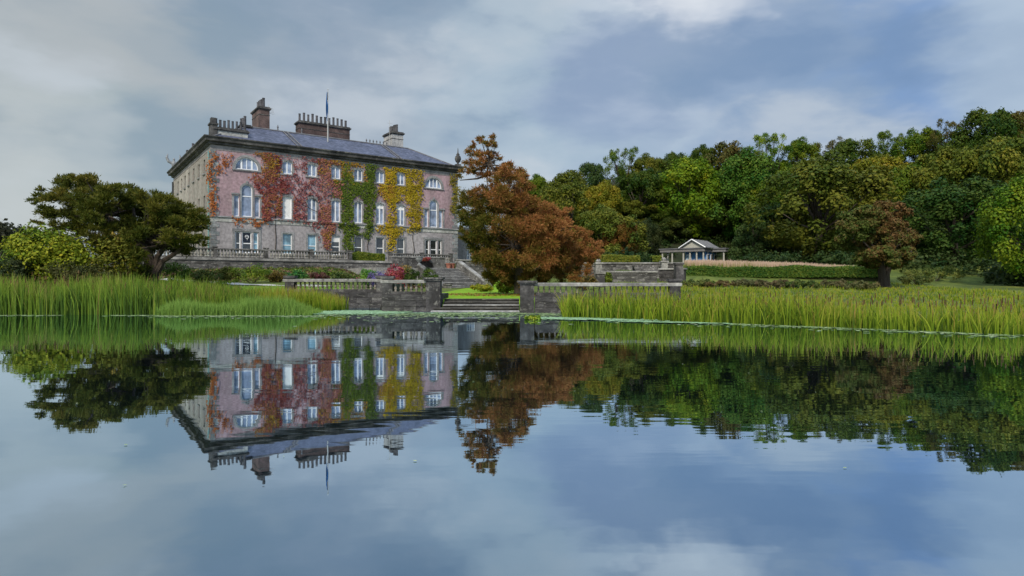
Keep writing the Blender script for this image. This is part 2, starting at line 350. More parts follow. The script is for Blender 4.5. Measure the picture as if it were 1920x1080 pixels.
def np_mesh(name, V, faces_per, quads, tint=None):
    """V (n,3), quads (m,k) indices"""
    me = bpy.data.meshes.new(name); n = len(V); m, k = quads.shape
    me.vertices.add(n); me.vertices.foreach_set('co', V.astype(np.float32).ravel())
    me.loops.add(m * k); me.loops.foreach_set('vertex_index', quads.astype(np.int32).ravel())
    me.polygons.add(m); me.polygons.foreach_set('loop_start', (np.arange(m) * k).astype(np.int32))
    me.update(calc_edges=True); me.validate()
    if tint is not None:
        a = me.attributes.new('tint', 'FLOAT', 'POINT'); a.data.foreach_set('value', np.clip(tint, 0, 1).astype(np.float32))
    return me
def empty(name, loc=(0, 0, 0), rz=0.0):
    o = bpy.data.objects.new(name, None); C.objects.link(o); o.location = loc; o.rotation_euler = (0, 0, rz); o.empty_display_size = 0.2
    return o
def tag(o, label, cat, group=None):
    o['label'] = label; o['category'] = cat
    if group: o['group'] = group
    return o
def struct(o): o['kind'] = 'structure'; return o
def stuff(o): o['kind'] = 'stuff'; return o
def at(px, py, d): return Vector(((px - 960) / F * d, d, HC + (YH - py) / F * d))
def sm(a, b, x):
    t = np.clip((np.asarray(x, float) - a) / (b - a), 0, 1); return t * t * (3 - 2 * t)

# ------------------------------------------------------------------ ground
AX, AY = (395 - 960) / F * 77, 77.0                       # left front corner of the house
un = math.hypot(1640, 1180); UX, UY = 1640 / un, 1180 / un
HA = math.atan2(UY, UX); HZ = 4.1
def P(t, w, z=0.0): return Vector((AX + UX * t + UY * w, AY + UY * t - UX * w, z))   # t along the facade, w metres in front of it
def local(x, y):
    dx, dy = x - AX, y - AY
    return dx * UX + dy * UY, dx * UY - dy * UX
def shore(x):
    return np.interp(x, [-400, -60, -24, -13.2, -12.6, -7.2, -6.6, -3.5, -3.2, 0.2, 0.9, 8.2, 10, 14, 20, 40, 400],
                        [30, 29, 29.5, 30.5, 35.3, 35.3, 31.4, 31.4, 32.6, 32.6, 30.8, 29.8, 27.0, 22.5, 19, 17, 17])
def ground(x, y):
    x = np.asarray(x, float); y = np.asarray(y, float)
    d = y - shore(x)
    L = np.interp(y, [28, 31, 36, 50, 60, 66, 75, 100, 250], [0.1, 0.5, 0.7, 1.12, 1.5, 2.1, 2.6, 3.4, 6])
    Cc = np.interp(y, [29, 32, 40, 74, 80, 100, 250], [0.55, 0.58, 0.60, 0.68, 1.2, 3.0, 6])
    R = np.interp(y, [17, 26, 34, 46, 55, 61, 66, 75, 95, 112, 132, 160, 260], [0.1, 0.25, 0.52, 0.85, 1.25, 2.2, 3.2, 3.4, 3.7, 8.5, 16, 24, 46])
    k = x / np.maximum(y, 1)
    a = sm(-0.30, -0.19, k); b = sm(0.10, 0.17, k)
    h = (L * (1 - a) + Cc * a) * (1 - b) + R * b
    h = np.where(d < 0, np.maximum(-1.2, d * 0.8 - 0.12), h)
    h = np.where((d >= 0) & (d < 1.2) & ((x < -13.2) | (x > 8.2)), h * np.clip(d / 1.2, 0, 1) - 0.06 * (1 - np.clip(d / 1.2, 0, 1)), h)
    h = h + 0.05 * np.sin(x * 1.3 + y * 0.7) * np.sin(y * 0.9 - x * 0.4) * (d > 2) * (1 - ((x > -14) & (x < 3) & (y < 76)))
    t, w = local(x, y)
    inside = (w < 6.2) & (t > -12) & (t < 60)
    return np.where(inside, np.minimum(h, 3.6), h)
xs = np.unique(np.concatenate([np.linspace(-1500, -150, 10), np.linspace(-150, -40, 24), np.arange(-40, 40, 0.55), np.linspace(40, 150, 24), np.linspace(150, 1500, 10)]))
ys = np.unique(np.concatenate([np.linspace(-300, 12, 14), np.arange(12, 76, 0.55), np.linspace(76, 260, 50), np.linspace(260, 2500, 14)]))
gx, gy = np.meshgrid(xs, ys); gz = ground(gx, gy)
far = np.clip((np.hypot(gx, gy - 60) - 260) / 600, 0, 1)
gz = np.where(gy > 20, gz * (1 - far) + 4 * far, gz)
nx, ny = len(xs), len(ys)
idx = np.arange(nx * ny).reshape(ny, nx)
q = np.stack([idx[:-1, :-1], idx[:-1, 1:], idx[1:, 1:], idx[1:, :-1]], -1).reshape(-1, 4)
gm = np_mesh('ground', np.stack([gx, gy, gz], -1).reshape(-1, 3), 4, q)
for k in ('rough', 'lawn', 'floor', 'bed'): gm.materials.append(M[k])
fc = (np.stack([gx, gy, gz], -1).reshape(-1, 3))[q].mean(1)
fd = fc[:, 1] - shore(fc[:, 0]); ft, fw = local(fc[:, 0], fc[:, 1])
mi = np.zeros(len(q), int)
lawn = (fd > 0) & (fc[:, 0] > -19 - (fc[:, 1] - 34) * 0.28) & (fc[:, 0] < 1.5) & (fc[:, 1] < 82) & (fw > 8) & ((fc[:, 0] > -5.5) | (fc[:, 1] < 46))
mi[lawn] = 1
mi[(fc[:, 0] / np.maximum(fc[:, 1], 1) > 0.10) & (fc[:, 1] > 68)] = 2
mi[fd < 0.3] = 3
mi[lawn & (fd >= 0)] = 1
gm.polygons.foreach_set('material_index', mi.astype(np.int32))
go = bpy.data.objects.new('ground', gm); C.objects.link(go); struct(go)
for q_ in gm.polygons: q_.use_smooth = True
wm = MB().poly([(-900, -300, 0), (900, -300, 0), (900, 34, 0), (900, 36, 0), (-900, 36, 0)])
struct(wm.build('lake', M['water']))
# gravel path on the left lawn
pv = [];  pts_path = [(-34, 60.5), (-27, 55), (-22.5, 50.6), (-18.5, 48.2), (-14, 47.0)]
pm = MB()
for i in range(len(pts_path) - 1):
    (xa, ya), (xb, yb) = pts_path[i], pts_path[i + 1]
    for s in range(6):
        u0, u1 = s / 6, (s + 1) / 6
        c = [(xa + (xb - xa) * u, ya + (yb - ya) * u) for u in (u0, u1)]
        pm.poly([(x, y, float(ground(x, y)) + 0.07) for x, y in (c[0], c[1], (c[1][0], c[1][1] + 2.2), (c[0][0], c[0][1] + 2.2))])
struct(pm.build('path', M['pathmat']))

# ------------------------------------------------------------------ the house
H = empty('country_house', (AX, AY, HZ), HA)
tag(H, 'three storey Georgian country house with pink and grey walls under autumn creeper', 'house')
LF, DP = 35.0, 31.0
def outline(x0, x1, z0, z1, rise=0.0, ins=0.0, n=10):
    """window outline, counter-clockwise seen from the front; rise > 0 gives an arched head"""
    a0, a1, b0, b1 = x0 + ins, x1 - ins, z0 + ins, z1 - ins
    if rise <= 0: return [(a0, b0), (a1, b0), (a1, b1), (a0, b1)]
    w = (x1 - x0) / 2; r = min(rise, w); R = (w * w + r * r) / (2 * r) - ins; cz = z1 - ins - R; cx = (x0 + x1) / 2
    hw = a1 - cx; zs = cz + math.sqrt(max(R * R - hw * hw, 0))
    zs = max(zs, b0 + 0.001)
    an = math.atan2(zs - cz, hw)
    arc = [(cx + R * math.cos(an + (math.pi - 2 * an) * i / n), cz + R * math.sin(an + (math.pi - 2 * an) * i / n)) for i in range(n + 1)]
    return [(a0, b0), (a1, b0)] + arc
def wall_mesh(x0, x1, z0, z1, ops, depth=0.28):
    m = MB()
    X = sorted({x0, x1, *[o[0] for o in ops], *[o[1] for o in ops]}); Z = sorted({z0, z1, *[o[2] for o in ops], *[o[3] for o in ops]})
    for i in range(len(X) - 1):
        for j in range(len(Z) - 1):
            cx, cz = (X[i] + X[i + 1]) / 2, (Z[j] + Z[j + 1]) / 2
            if any(o[0] < cx < o[1] and o[2] < cz < o[3] for o in ops): continue
            m.poly([(X[i], 0, Z[j]), (X[i + 1], 0, Z[j]), (X[i + 1], 0, Z[j + 1]), (X[i], 0, Z[j + 1])])
    for o in ops:
        ol = outline(*o)
        if o[4] > 0:
            arc = ol[2:]; mid = len(arc) // 2
            for k in range(mid): m.poly([(arc[k][0], 0, arc[k][1]), (o[1], 0, o[3]), (arc[k + 1][0], 0, arc[k + 1][1])])
            for k in range(mid, len(arc) - 1): m.poly([(arc[k][0], 0, arc[k][1]), (o[0], 0, o[3]), (arc[k + 1][0], 0, arc[k + 1][1])])
        for k in range(len(ol)):
            a, b = ol[k], ol[(k + 1) % len(ol)]
            m.poly([(a[0], 0, a[1]), (a[0], depth, a[1]), (b[0], depth, b[1]), (b[0], 0, b[1])])
    return m
EXCL = []                                               # rectangles the creeper keeps off
def window(parent, o, glassm, mull=(), rails=(), surr=0.24, bar=0.10, sill=True, frame='white', key=False, thick=None, face=None):
    """white timber frame (part) with pane, stone surround and sill (sub-parts); o = (x0,x1,z0,z1,rise)"""
    x0, x1, z0, z1, rise = o
    fm = MB().ring(outline(*o, 0.0), outline(*o, bar), 0.13, 0.24)
    fm.box(x0 + bar, x1 - bar, 0.12, 0.24, z0, z0 + bar * 1.35)
    def top(x):
        ol = outline(*o, bar)
        if rise <= 0: return z1 - bar
        arc = ol[2:]
        for k in range(len(arc) - 1):
            if arc[k + 1][0] <= x <= arc[k][0]:
                u = (x - arc[k][0]) / (arc[k + 1][0] - arc[k][0] - 1e-9); return arc[k][1] + u * (arc[k + 1][1] - arc[k][1])
        return z0
    for x, w in mull: fm.box(x - w / 2, x + w / 2, 0.135, 0.235, z0 + bar, top(x) - 0.003)
    for z, w in rails: fm.box(x0 + bar, x1 - bar, 0.14, 0.23, z - w / 2, z + w / 2)
    fo = fm.build('window', M[frame], parent)
    pl = outline(*o, bar * 0.5)
    MB().poly([(x, 0.19, z) for x, z in pl]).build('pane', M[glassm], fo)
    if surr:
        oo = (x0 - surr, x1 + surr, z0 - 0.0, z1 + surr, (rise * (1 + surr / max(x1 - x0, .1)) if rise else 0))
        a = outline(*oo); b = outline(*o)
        a[0] = (x0 - surr, z0); a[1] = (x1 + surr, z0)
        sm_ = MB().ring(a, b, -0.06, 0.10)
        if key:
            cx = (x0 + x1) / 2; sm_.box(cx - 0.13, cx + 0.13, -0.12, 0.05, z1 + 0.02, z1 + surr + 0.22)
        sm_.build('surround', M['surround'], fo)
    if sill: MB().box(x0 - surr - 0.06, x1 + surr + 0.06, -0.16, 0.12, z0 - 0.16, z0 - 0.004).build('sill', M['surround'], fo)
    return fo
cols = [9.2, 12.45, 15.7, 18.93, 22.18, 25.43]; ven = [4.2, 30.85]
up, gr = [], []
for i, c in enumerate(cols):
    up.append((c - 0.62, c + 0.62, 11.4, 13.1, 0.22)); up.append((c - 0.6, c + 0.6, 5.5, 8.5, 0.2)); gr.append((c - 0.6, c + 0.6, 0.95, 3.62, 0.0))
for c in ven:
    up.append((c - 1.38, c + 1.38, 11.42, 12.98, 1.34))
    up.append((c - 0.66, c + 0.66, 5.5, 9.6, 0.66))
    for s in (-1, 1): up.append((c + s * 1.24 - 0.3, c + s * 1.24 + 0.3, 5.5, 8.15, 0.0))
    gr.append((c - 0.55, c + 0.55, 0.95, 3.6, 0.0))
    for s in (-1, 1): gr.append((c + s * 1.06 - 0.3, c + s * 1.06 + 0.3, 0.95, 3.6, 0.0))
fw_ = wall_mesh(0, LF, 5.45, 13.55, up).build('upper_wall', M['pink'], H)
fg_ = wall_mesh(0, LF, -0.6, 4.75, gr).build('ground_floor_wall', M['grey_render'], H)
MB().box(-0.05, LF + 0.05, -0.06, 0.4, 4.75, 5.3).build('string_band', M['band'], H)
MB().box(-0.12, LF + 0.12, -0.2, 0.4, 5.3, 5.45).build('string_course', M['surround'], H)
for i, c in enumerate(cols):
    window(H, (c - 0.62, c + 0.62, 11.4, 13.1, 0.22), 'glass', mull=[(c, 0.14)], key=False)
    bl = i == 0
    f = window(H, (c - 0.6, c + 0.6, 5.5, 8.5, 0.2), 'blind' if bl else 'glass', mull=[] if bl else [(c, 0.15)], sill=True, key=True)
    if i in (4, 5): MB().box(c - 0.5, c + 0.5, 0.165, 0.18, 7.75, 8.4).build('blind', M['blind'], f)
    window(H, (c - 0.6, c + 0.6, 0.95, 3.62, 0.0), ['glass_blue', 'glass_blue', 'glass_dark', 'glass_dark', 'glass_dark', 'glass_dark'][i], rails=[(2.1, 0.11)])
    if i == 2: MB().box(c - 0.5, c + 0.5, 0.165, 0.18, 2.75, 3.5).build('blind', M['blind'], bpy.data.objects[H.children[-1].name])
    EXCL += [(c - 0.8, c + 0.8, 11.25, 13.3), (c - 0.8, c + 0.8, 5.3, 8.8), (c - 0.75, c + 0.75, 0, 3.8)]
for j, c in enumerate(ven):
    window(H, (c - 1.38, c + 1.38, 11.42, 12.98, 1.34), 'glass', mull=[(c - 0.62, 0.2), (c + 0.62, 0.2), (c, 0.09)], surr=0.32)
    window(H, (c - 0.66, c + 0.66, 5.5, 9.6, 0.66), 'glass', rails=[(8.1, 0.12)], surr=0.2, key=True)
    for s in (-1, 1):
        x = c + s * 1.24
        f = window(H, (x - 0.3, x + 0.3, 5.5, 8.15, 0.0), 'glass', surr=0.0, sill=True, bar=0.07)
        MB().box(*sorted((x - s * 0.28, x + s * 0.62)), -0.16, 0.12, 8.2, 8.42).box(*sorted((x + s * 0.33, x + s * 0.55)), -0.08, 0.1, 5.36, 8.2).build('surround', M['surround'], f)
    f0 = window(H, (c - 0.55, c + 0.55, 0.95, 3.6, 0.0), 'glass_dark', rails=[(2.15, 0.12)], surr=0.0)
    MB().box(c - 1.75, c + 1.75, -0.06, 0.1, 3.64, 3.98).box(c - 1.72, c - 1.42, -0.06, 0.1, 0.8, 3.64).box(c + 1.42, c + 1.72, -0.06, 0.1, 0.8, 3.64).build('surround', M['surround'], f0)
    for s in (-1, 1):
        x = c + s * 1.06
        window(H, (x - 0.3, x + 0.3, 0.95, 3.6, 0.0), 'glass_dark' if (s < 0 or j) else 'glass_blue', rails=[(2.15, 0.1)], surr=0.0)
    if j == 0:
        sg = MB().box(c - 0.42, c + 0.42, 0.15, 0.175, 2.3, 3.45).build('window_sign', M['navy'], f0)
    EXCL += [(c - 1.75, c + 1.75, 11.2, 13.4), (c - 1.8, c + 1.8, 5.3, 8.5), (c - 0.9, c + 0.9, 8.5, 9.95), (c - 1.8, c + 1.8, 0, 4)]
# the white mark on the board in the left ground floor window: an open ring with a tail
mk = MB(); cx, cz = ven[0] + 0.02, 2.98
arc = [(cx + 0.2 * math.cos(a), 0.135, cz + 0.2 * math.sin(a)) for a in np.linspace(math.radians(200), math.radians(-130), 14)]
mk.tube(arc, 0.035, 5); mk.tube([(cx - 0.13, 0.135, cz - 0.16), (cx + 0.05, 0.135, cz - 0.24), (cx + 0.02, 0.135, cz - 0.4)], 0.03, 5)
mk.tube([(cx - 0.08, 0.135, cz + 0.03), (cx + 0.08, 0.135, cz + 0.03)], 0.03, 5)
bpy_sign = [o for o in bpy.data.objects if o.name == 'window_sign'][0]
mko = mk.build('painted_mark', M['white'], bpy_sign.parent)
# side wall with its rows of narrow windows; local frame turned so that +x runs back along the wall
SW = empty('side_wall_frame', (0, DP, 0), -math.pi / 2); SW.name = 'side_wall'; SW.parent = H
side = []; s_at = [DP - s for s in (4.2, 8.0, 12.0, 16.0, 19.3, 22.6, 26.0)]
for s in s_at: side += [(s - 0.6, s + 0.6, 11.1, 12.9, 0.0), (s - 0.6, s + 0.6, 5.7, 8.3, 0.0), (s - 0.45, s + 0.45, 0.95, 3.5, 0.0)]
wall_mesh(0, DP, -0.6, 13.55, side).build('beige_wall', M['beige'], SW)
for o in side: window(SW, o, 'glass_dark' if o[2] > 5 else 'glass', surr=0.0 if o[2] > 1 else 0.15, rails=[((o[2] + o[3]) / 2, 0.09)], frame='greypaint' if o[2] > 1 else 'white', bar=0.06)
MB().tube([(DP - 0.55, -0.16, -0.5), (DP - 0.55, -0.16, 8.5), (DP - 0.55, -0.16, 13.4)], 0.075, 8).build('drainpipe', M['seal'], SW)
MB().tube([(0.5, -0.16, -0.5), (0.5, -0.16, 13.4)], 0.12, 8).build('drainpipe', M['iron'], SW)
MB().poly([(LF, 0, -0.6), (LF, DP, -0.6), (LF, DP, 13.55), (LF, 0, 13.55)]).poly([(LF, DP, -0.6), (0, DP, -0.6), (0, DP, 13.55), (LF, DP, 13.55)]).build('rear_wall', M['beige'], H)
# corner quoins, long and short in turn
qm = {}
def quoin_mesh(w1, w2, h): return MB().box(-0.05, w1, -0.05, 0.14, 0, h).box(-0.05, 0.14, 0.14, w2, 0, h).mesh('quoin')
for a, (w1, w2) in enumerate(((0.95, 0.6), (0.6, 0.95))): qm[a] = quoin_mesh(w1, w2, 0.47)
def qmr(w1): return MB().box(-w1, 0.05, -0.05, 0.14, 0, 0.47).mesh('quoin')
qr = [qmr(0.95), qmr(0.6)]
z = 5.5; k = 0
while z < 13.4:
    link('quoin', qm[k % 2], M['quoin'], H, (0, 0, z)); link('quoin', qr[k % 2], M['quoin'], H, (LF, 0, z)); z += 0.505; k += 1
z = 0.0
while z < 4.6:
    link('quoin', qm[k % 2], M['quoin'], H, (0, 0, z)); link('quoin', qr[k % 2], M['quoin'], H, (LF, 0, z)); z += 0.505; k += 1
def rect_loops(prof, m=None):
    m = m or MB()
    return m.loft([[(-d, -d, z), (LF + d, -d, z), (LF + d, DP + d, z), (-d, DP + d, z)] for d, z in prof])
rect_loops([(0.04, 13.55), (0.04, 13.66), (0.0, 13.66), (0.0, 14.12)]).build('frieze', M['frieze'], H)
rect_loops([(0.1, 14.12), (0.28, 14.24), (0.28, 14.42), (0.66, 14.52), (0.7, 14.78), (0.86, 14.98), (0.86, 15.1), (0.1, 15.16)]).build('cornice', M['cornice'], H)
# roof: a hipped slate roof with a lead flat on top
r0, r1, zr = 0.15, 5.6, 18.15
rb = MB().loft([[(r0, r0, 15.1), (LF - r0, r0, 15.1), (LF - r0, DP - r0, 15.1), (r0, DP - r0, 15.1)], [(r1, r1, zr), (LF - r1, r1, zr), (LF - r1, DP - r1, zr), (r1, DP - r1, zr)]])
rb.build('roof', M['slate'], H)
ro = H.children[-1]
rm = MB()
for c_ in ((r1, r1), (LF - r1, r1), (LF - r1, DP - r1), (r1, DP - r1)):
    e = (r0 if c_[0] < 10 else LF - r0, r0 if c_[1] < 10 else DP - r0)
    rm.tube([(e[0], e[1], 15.14), (c_[0], c_[1], zr + 0.03)], 0.11, 6)
for a, b in (((r1, r1), (LF - r1, r1)), ((LF - r1, r1), (LF - r1, DP - r1)), ((r1, r1), (r1, DP - r1))): rm.tube([(*a, zr + 0.03), (*b, zr + 0.03)], 0.13, 6)
rm.build('ridge_roll', M['lead'], ro)
def roofz(y): return 15.1 + (zr - 15.1) * (y - r0) / (r1 - r0)
for t in (11.0, 25.6):
    lm = MB()
    for dx in (-0.28, 0.28): lm.tube([(t + dx, 0.5, roofz(0.5) + 0.09), (t + dx - 0.5, 5.5, roofz(5.5) + 0.09)], 0.07, 5)
    for i in range(12):
        y = 0.6 + i * 0.41; lm.tube([(t - 0.28 - 0.5 * (y - .5) / 5, y, roofz(y) + 0.1), (t + 0.28 - 0.5 * (y - .5) / 5, y, roofz(y) + 0.1)], 0.03, 4)
    lm.build('roof_ladder', M['lead'], ro)
for i in range(7): MB().lathe([(0.13, 0), (0.08, 0.4), (0.14, 0.5), (0.02, 0.75)], 6).build('roof_vent', M['lead'], ro, (22.6 + i * 0.55, r1 + 0.3, zr))
for x in (9.6, 12.9): MB().lathe([(0.13, 0), (0.08, 0.5), (0.14, 0.6), (0.02, 0.95)], 6).build('roof_vent', M['lead'], ro, (x, r1 + 0.3, zr))
pot = MB().lathe([(0.17, 0), (0.16, 0.1), (0.145, 0.98), (0.165, 1.0), (0.165, 1.1), (0.10, 1.12)], 8).mesh('chimney_pot')
for q_ in pot.polygons: q_.use_smooth = False
pot.materials.append(M['pot'])
brickm = MB().box(-0.2, 0.2, -0.1, 0.1, 0, 0.125).mesh('brick')
def chimney(x0, x1, y0, y1, z0, z1, mat, pots, axis, cap='cornice', psc=1.0, skip=()):
    o = MB().box(x0, x1, y0, y1, z0, z1).build('chimney', M[mat], H)
    MB().box(x0 - 0.04, x1 + 0.04, y0 - 0.04, y1 + 0.04, z1 - 0.75, z1 - 0.66).box(x0 - 0.08, x1 + 0.08, y0 - 0.08, y1 + 0.08, z1, z1 + 0.12).box(x0 - 0.2, x1 + 0.2, y0 - 0.2, y1 + 0.2, z1 + 0.12, z1 + 0.30).box(x0 - 0.05, x1 + 0.05, y0 - 0.05, y1 + 0.05, z1 + 0.30, z1 + 0.46).build('chimney_cap', M[cap], o)
    for i in range(pots):
        u = (i + 0.5) / pots
        x, y = ((x0 + (x1 - x0) * u, (y0 + y1) / 2) if axis == 0 else ((x0 + x1) / 2, y0 + (y1 - y0) * u))
        p = link('chimney_pot', pot, None, o, (x, y, z1 + 0.44)); p.scale = (psc * random.uniform(.9, 1.1),) * 2 + (psc * random.uniform(0.9, 1.12),)
    return o
chimney(7.5, 8.95, 7.6, 11.4, 17.5, 21.35, 'brick', 5, 1, psc=1.25)
chimney(14.3, 22.2, 11.6, 13.4, 17.5, 21.2, 'brick', 12, 0, psc=1.2)
chimney(27.8, 29.7, 8.0, 11.2, 16.8, 20.75, 'whitewash', 6, 1, cap='cornice', psc=1.15)
o = chimney(0.7, 4.6, 1.3, 2.3, 15.1, 16.25, 'band', 8, 0, psc=0.95)
MB().box(0.2, 1.0, 1.2, 2.4, 15.12, 16.9).box(0.1, 1.1, 1.1, 2.5, 16.9, 17.1).box(0.3, 0.9, 1.4, 2.2, 17.1, 17.8).build('end_pier', M['cornice'], o)
chimney(4.6, 5.9, 5.2, 8.2, 15.6, 17.9, 'cornice', 3, 1, psc=1.1)
o = chimney(0.35, 1.35, 17.4, 18.6, 15.1, 16.0, 'tanpot', 0, 1, cap='tanpot'); link('chimney_pot', pot, None, o, (0.85, 18, 16.44))
chimney(0.35, 1.35, 22.6, 23.6, 15.1, 15.8, 'band', 2, 1, psc=1.0)
# aerial on the brick stack and on the white one
am = MB().tube([(9.2, 9.0, 18), (9.2, 9.0, 22.6)], 0.035, 5)
for i in range(5): am.tube([(8.9 + 0.0, 8.6 + .2 * i, 21.2 + .25 * i), (9.9, 8.6 + .2 * i, 21.2 + .25 * i)], 0.025, 4)
am.tube([(9.2, 8.5, 21.1), (9.2, 9.5, 22.4)], 0.025, 4)
am.build('aerial', M['pole'], H)
MB().tube([(27.6, 8.6, 18), (27.6, 8.6, 23.0)], 0.03, 5).tube([(27.2, 8.6, 22.5), (28.1, 8.6, 22.5)], 0.02, 4).build('aerial', M['pole'], H)
# lower wing beyond the right corner
wo = MB().box(LF + 0.3, LF + 13, 5.0, 15, -0.6, 5.9).box(LF + 0.2, LF + 13.2, 4.85, 15.1, 5.9, 6.25).build('side_wing', M['frieze'], H)
wf = MB()
for x in (36.9, 40.5): 
    window(wo, (x - 0.75, x + 0.75, -0.0, 2.6, 0.0), 'glass', mull=[(x - 0.25, .09), (x + .25, 0.09)], rails=[(1.6, 0.09)], surr=0.0).location = (0, 4.78, 0)
dark = MB()
# urn on the right-hand corner of the cornice; stone bird at the back of the left eaves
ur = empty('stone_urn', H.matrix_basis @ Vector((LF + 0.1, 0.0, 15.14)), HA)
tag(ur, 'dark stone urn finial on the right corner of the house cornice', 'urn')
MB().box(-0.38, 0.38, -0.38, 0.38, 0, 0.35).build('plinth', M['cornice'], ur)
MB().lathe([(0.2, 0.35), (0.12, 0.5), (0.36, 0.75), (0.5, 1.15), (0.42, 1.55), (0.22, 1.75), (0.28, 1.85), (0.1, 2.1), (0.05, 2.7), (0.02, 2.9)], 12).build('urn_body', M['cornice'], ur, smooth=True)
ea = empty('bird_statue', H.matrix_basis @ Vector((-0.1, 29.6, 15.14)), HA)
tag(ea, 'grey stone bird statue with raised wings on the rear left eaves', 'statue')
MB().box(-0.45, 0.45, -0.45, 0.45, 0, 0.3).build('plinth', M['cornice'], ea)
MB().lathe([(0.12, 0.3), (0.34, 0.7), (0.38, 1.1), (0.2, 1.5), (0.13, 1.6), (0.18, 1.78), (0.1, 1.95), (0.02, 1.98)], 8).tube([(0, -0.12, 1.78), (0, -0.34, 1.7)], [0.08, 0.015], 5).build('bird_body', M['statue'], ea)
for s in (-1, 1): MB().tube([(s * 0.25, 0, 1.1), (s * 0.75, 0.1, 1.4), (s * 1.0, 0.15, 2.0), (s * 0.85, 0.15, 2.6)], [0.2, 0.24, 0.2, 0.05], 6).build('wing', M['statue'], ea)
# flagpole with a limp flag
fp = empty('flagpole', H.matrix_basis @ Vector((16.0, 4.0, roofz(4.0) - 0.05)), HA)
tag(fp, 'tall white flagpole standing on the slate roof of the house', 'flagpole')
MB().tube([(0, 0, 0), (0, 0, 3.5), (0.02, 0, 7.4)], [0.09, 0.075, 0.045], 8).build('pole', M['pole'], fp)
MB().lathe([(0.05, 0), (0.1, 0.1), (0.02, 0.2)], 6, (0.02, 0, 7.38)).build('finial', M['pole'], fp)
fv = []; nseg = 14
for i in range(nseg + 1):
    u = i / nseg; z = 7.2 - u * 4.1; w = 0.08 + 0.33 * math.sin(math.pi * min(1, u * 0.9 + 0.12)) * (0.35 + u * 0.75)
    fv.append([(0.06, 0.03 * math.sin(9 * u), z), (-w * 0.35, 0.16 * math.sin(6 * u + 1), z - 0.04), (-w * 0.7, -0.12 * math.sin(7 * u), z - 0.1), (-w, 0.1 * math.sin(5 * u + 2), z - 0.16),
               (-w, 0.1 * math.sin(5 * u + 2) + 0.02, z - 0.16), (-w * 0.7, -0.12 * math.sin(7 * u) + .02, z - 0.1), (-w * 0.35, 0.16 * math.sin(6 * u + 1) + .02, z - 0.04), (0.06, 0.03 * math.sin(9 * u) + .02, z)])
fl = MB().loft(fv).build('flag', M['flag'], None, fp.location, HA)
tag(fl, 'blue flag hanging limp from the pole on the house roof', 'flag')

# ------------------------------------------------------------------ creepers on the facade
def fpt(px, py):
    k = (px - 960) / F; t = (k * AY - AX) / (UX - UY * k); Y = AY + UY * t
    return t, HC + (YH - py) * Y / F - HZ
def inpoly(x, z, poly):
    r = np.zeros(len(x), bool); j = len(poly) - 1
    for i in range(len(poly)):
        xi, zi = poly[i]; xj, zj = poly[j]
        cnd = ((zi > z) != (zj > z)) & (x < (xj - xi) * (z - zi) / (zj - zi + 1e-9) + xi); r ^= cnd; j = i
    return r
def vnoise(x, z, s, seed):
    g = np.random.default_rng(seed).random((64, 64)); u, v = (x * s) % 64, (z * s) % 64
    i, j = u.astype(int), v.astype(int); a, b = u - i, v - j; a = a * a * (3 - 2 * a); b = b * b * (3 - 2 * b)
    g0 = lambda p, q_: g[p % 64, q_ % 64]
    return (g0(i, j) * (1 - a) + g0(i + 1, j) * a) * (1 - b) + (g0(i, j + 1) * (1 - a) + g0(i + 1, j + 1) * a) * b
def leaf_quads(pos, nrm, size, asp=0.62, rg=rng, axis=None):
    """pointed leaf quads at pos facing nrm"""
    n = len(pos); nrm = nrm / (np.linalg.norm(nrm, axis=1, keepdims=True) + 1e-9)
    if axis is not None: nrm = np.cross(axis, rg.normal(size=(n, 3))); nrm /= np.linalg.norm(nrm, axis=1, keepdims=True) + 1e-9
    a = np.cross(nrm, rg.normal(size=(n, 3))) if axis is None else axis.copy(); a /= np.linalg.norm(a, axis=1, keepdims=True) + 1e-9; b = np.cross(nrm, a)
    s = size[:, None]
    V = np.stack([pos - a * s, pos - b * s * asp + a * s * 0.15, pos + a * s, pos + b * s * asp + a * s * 0.15], 1).reshape(-1, 3)
    return V, np.arange(n * 4).reshape(n, 4)
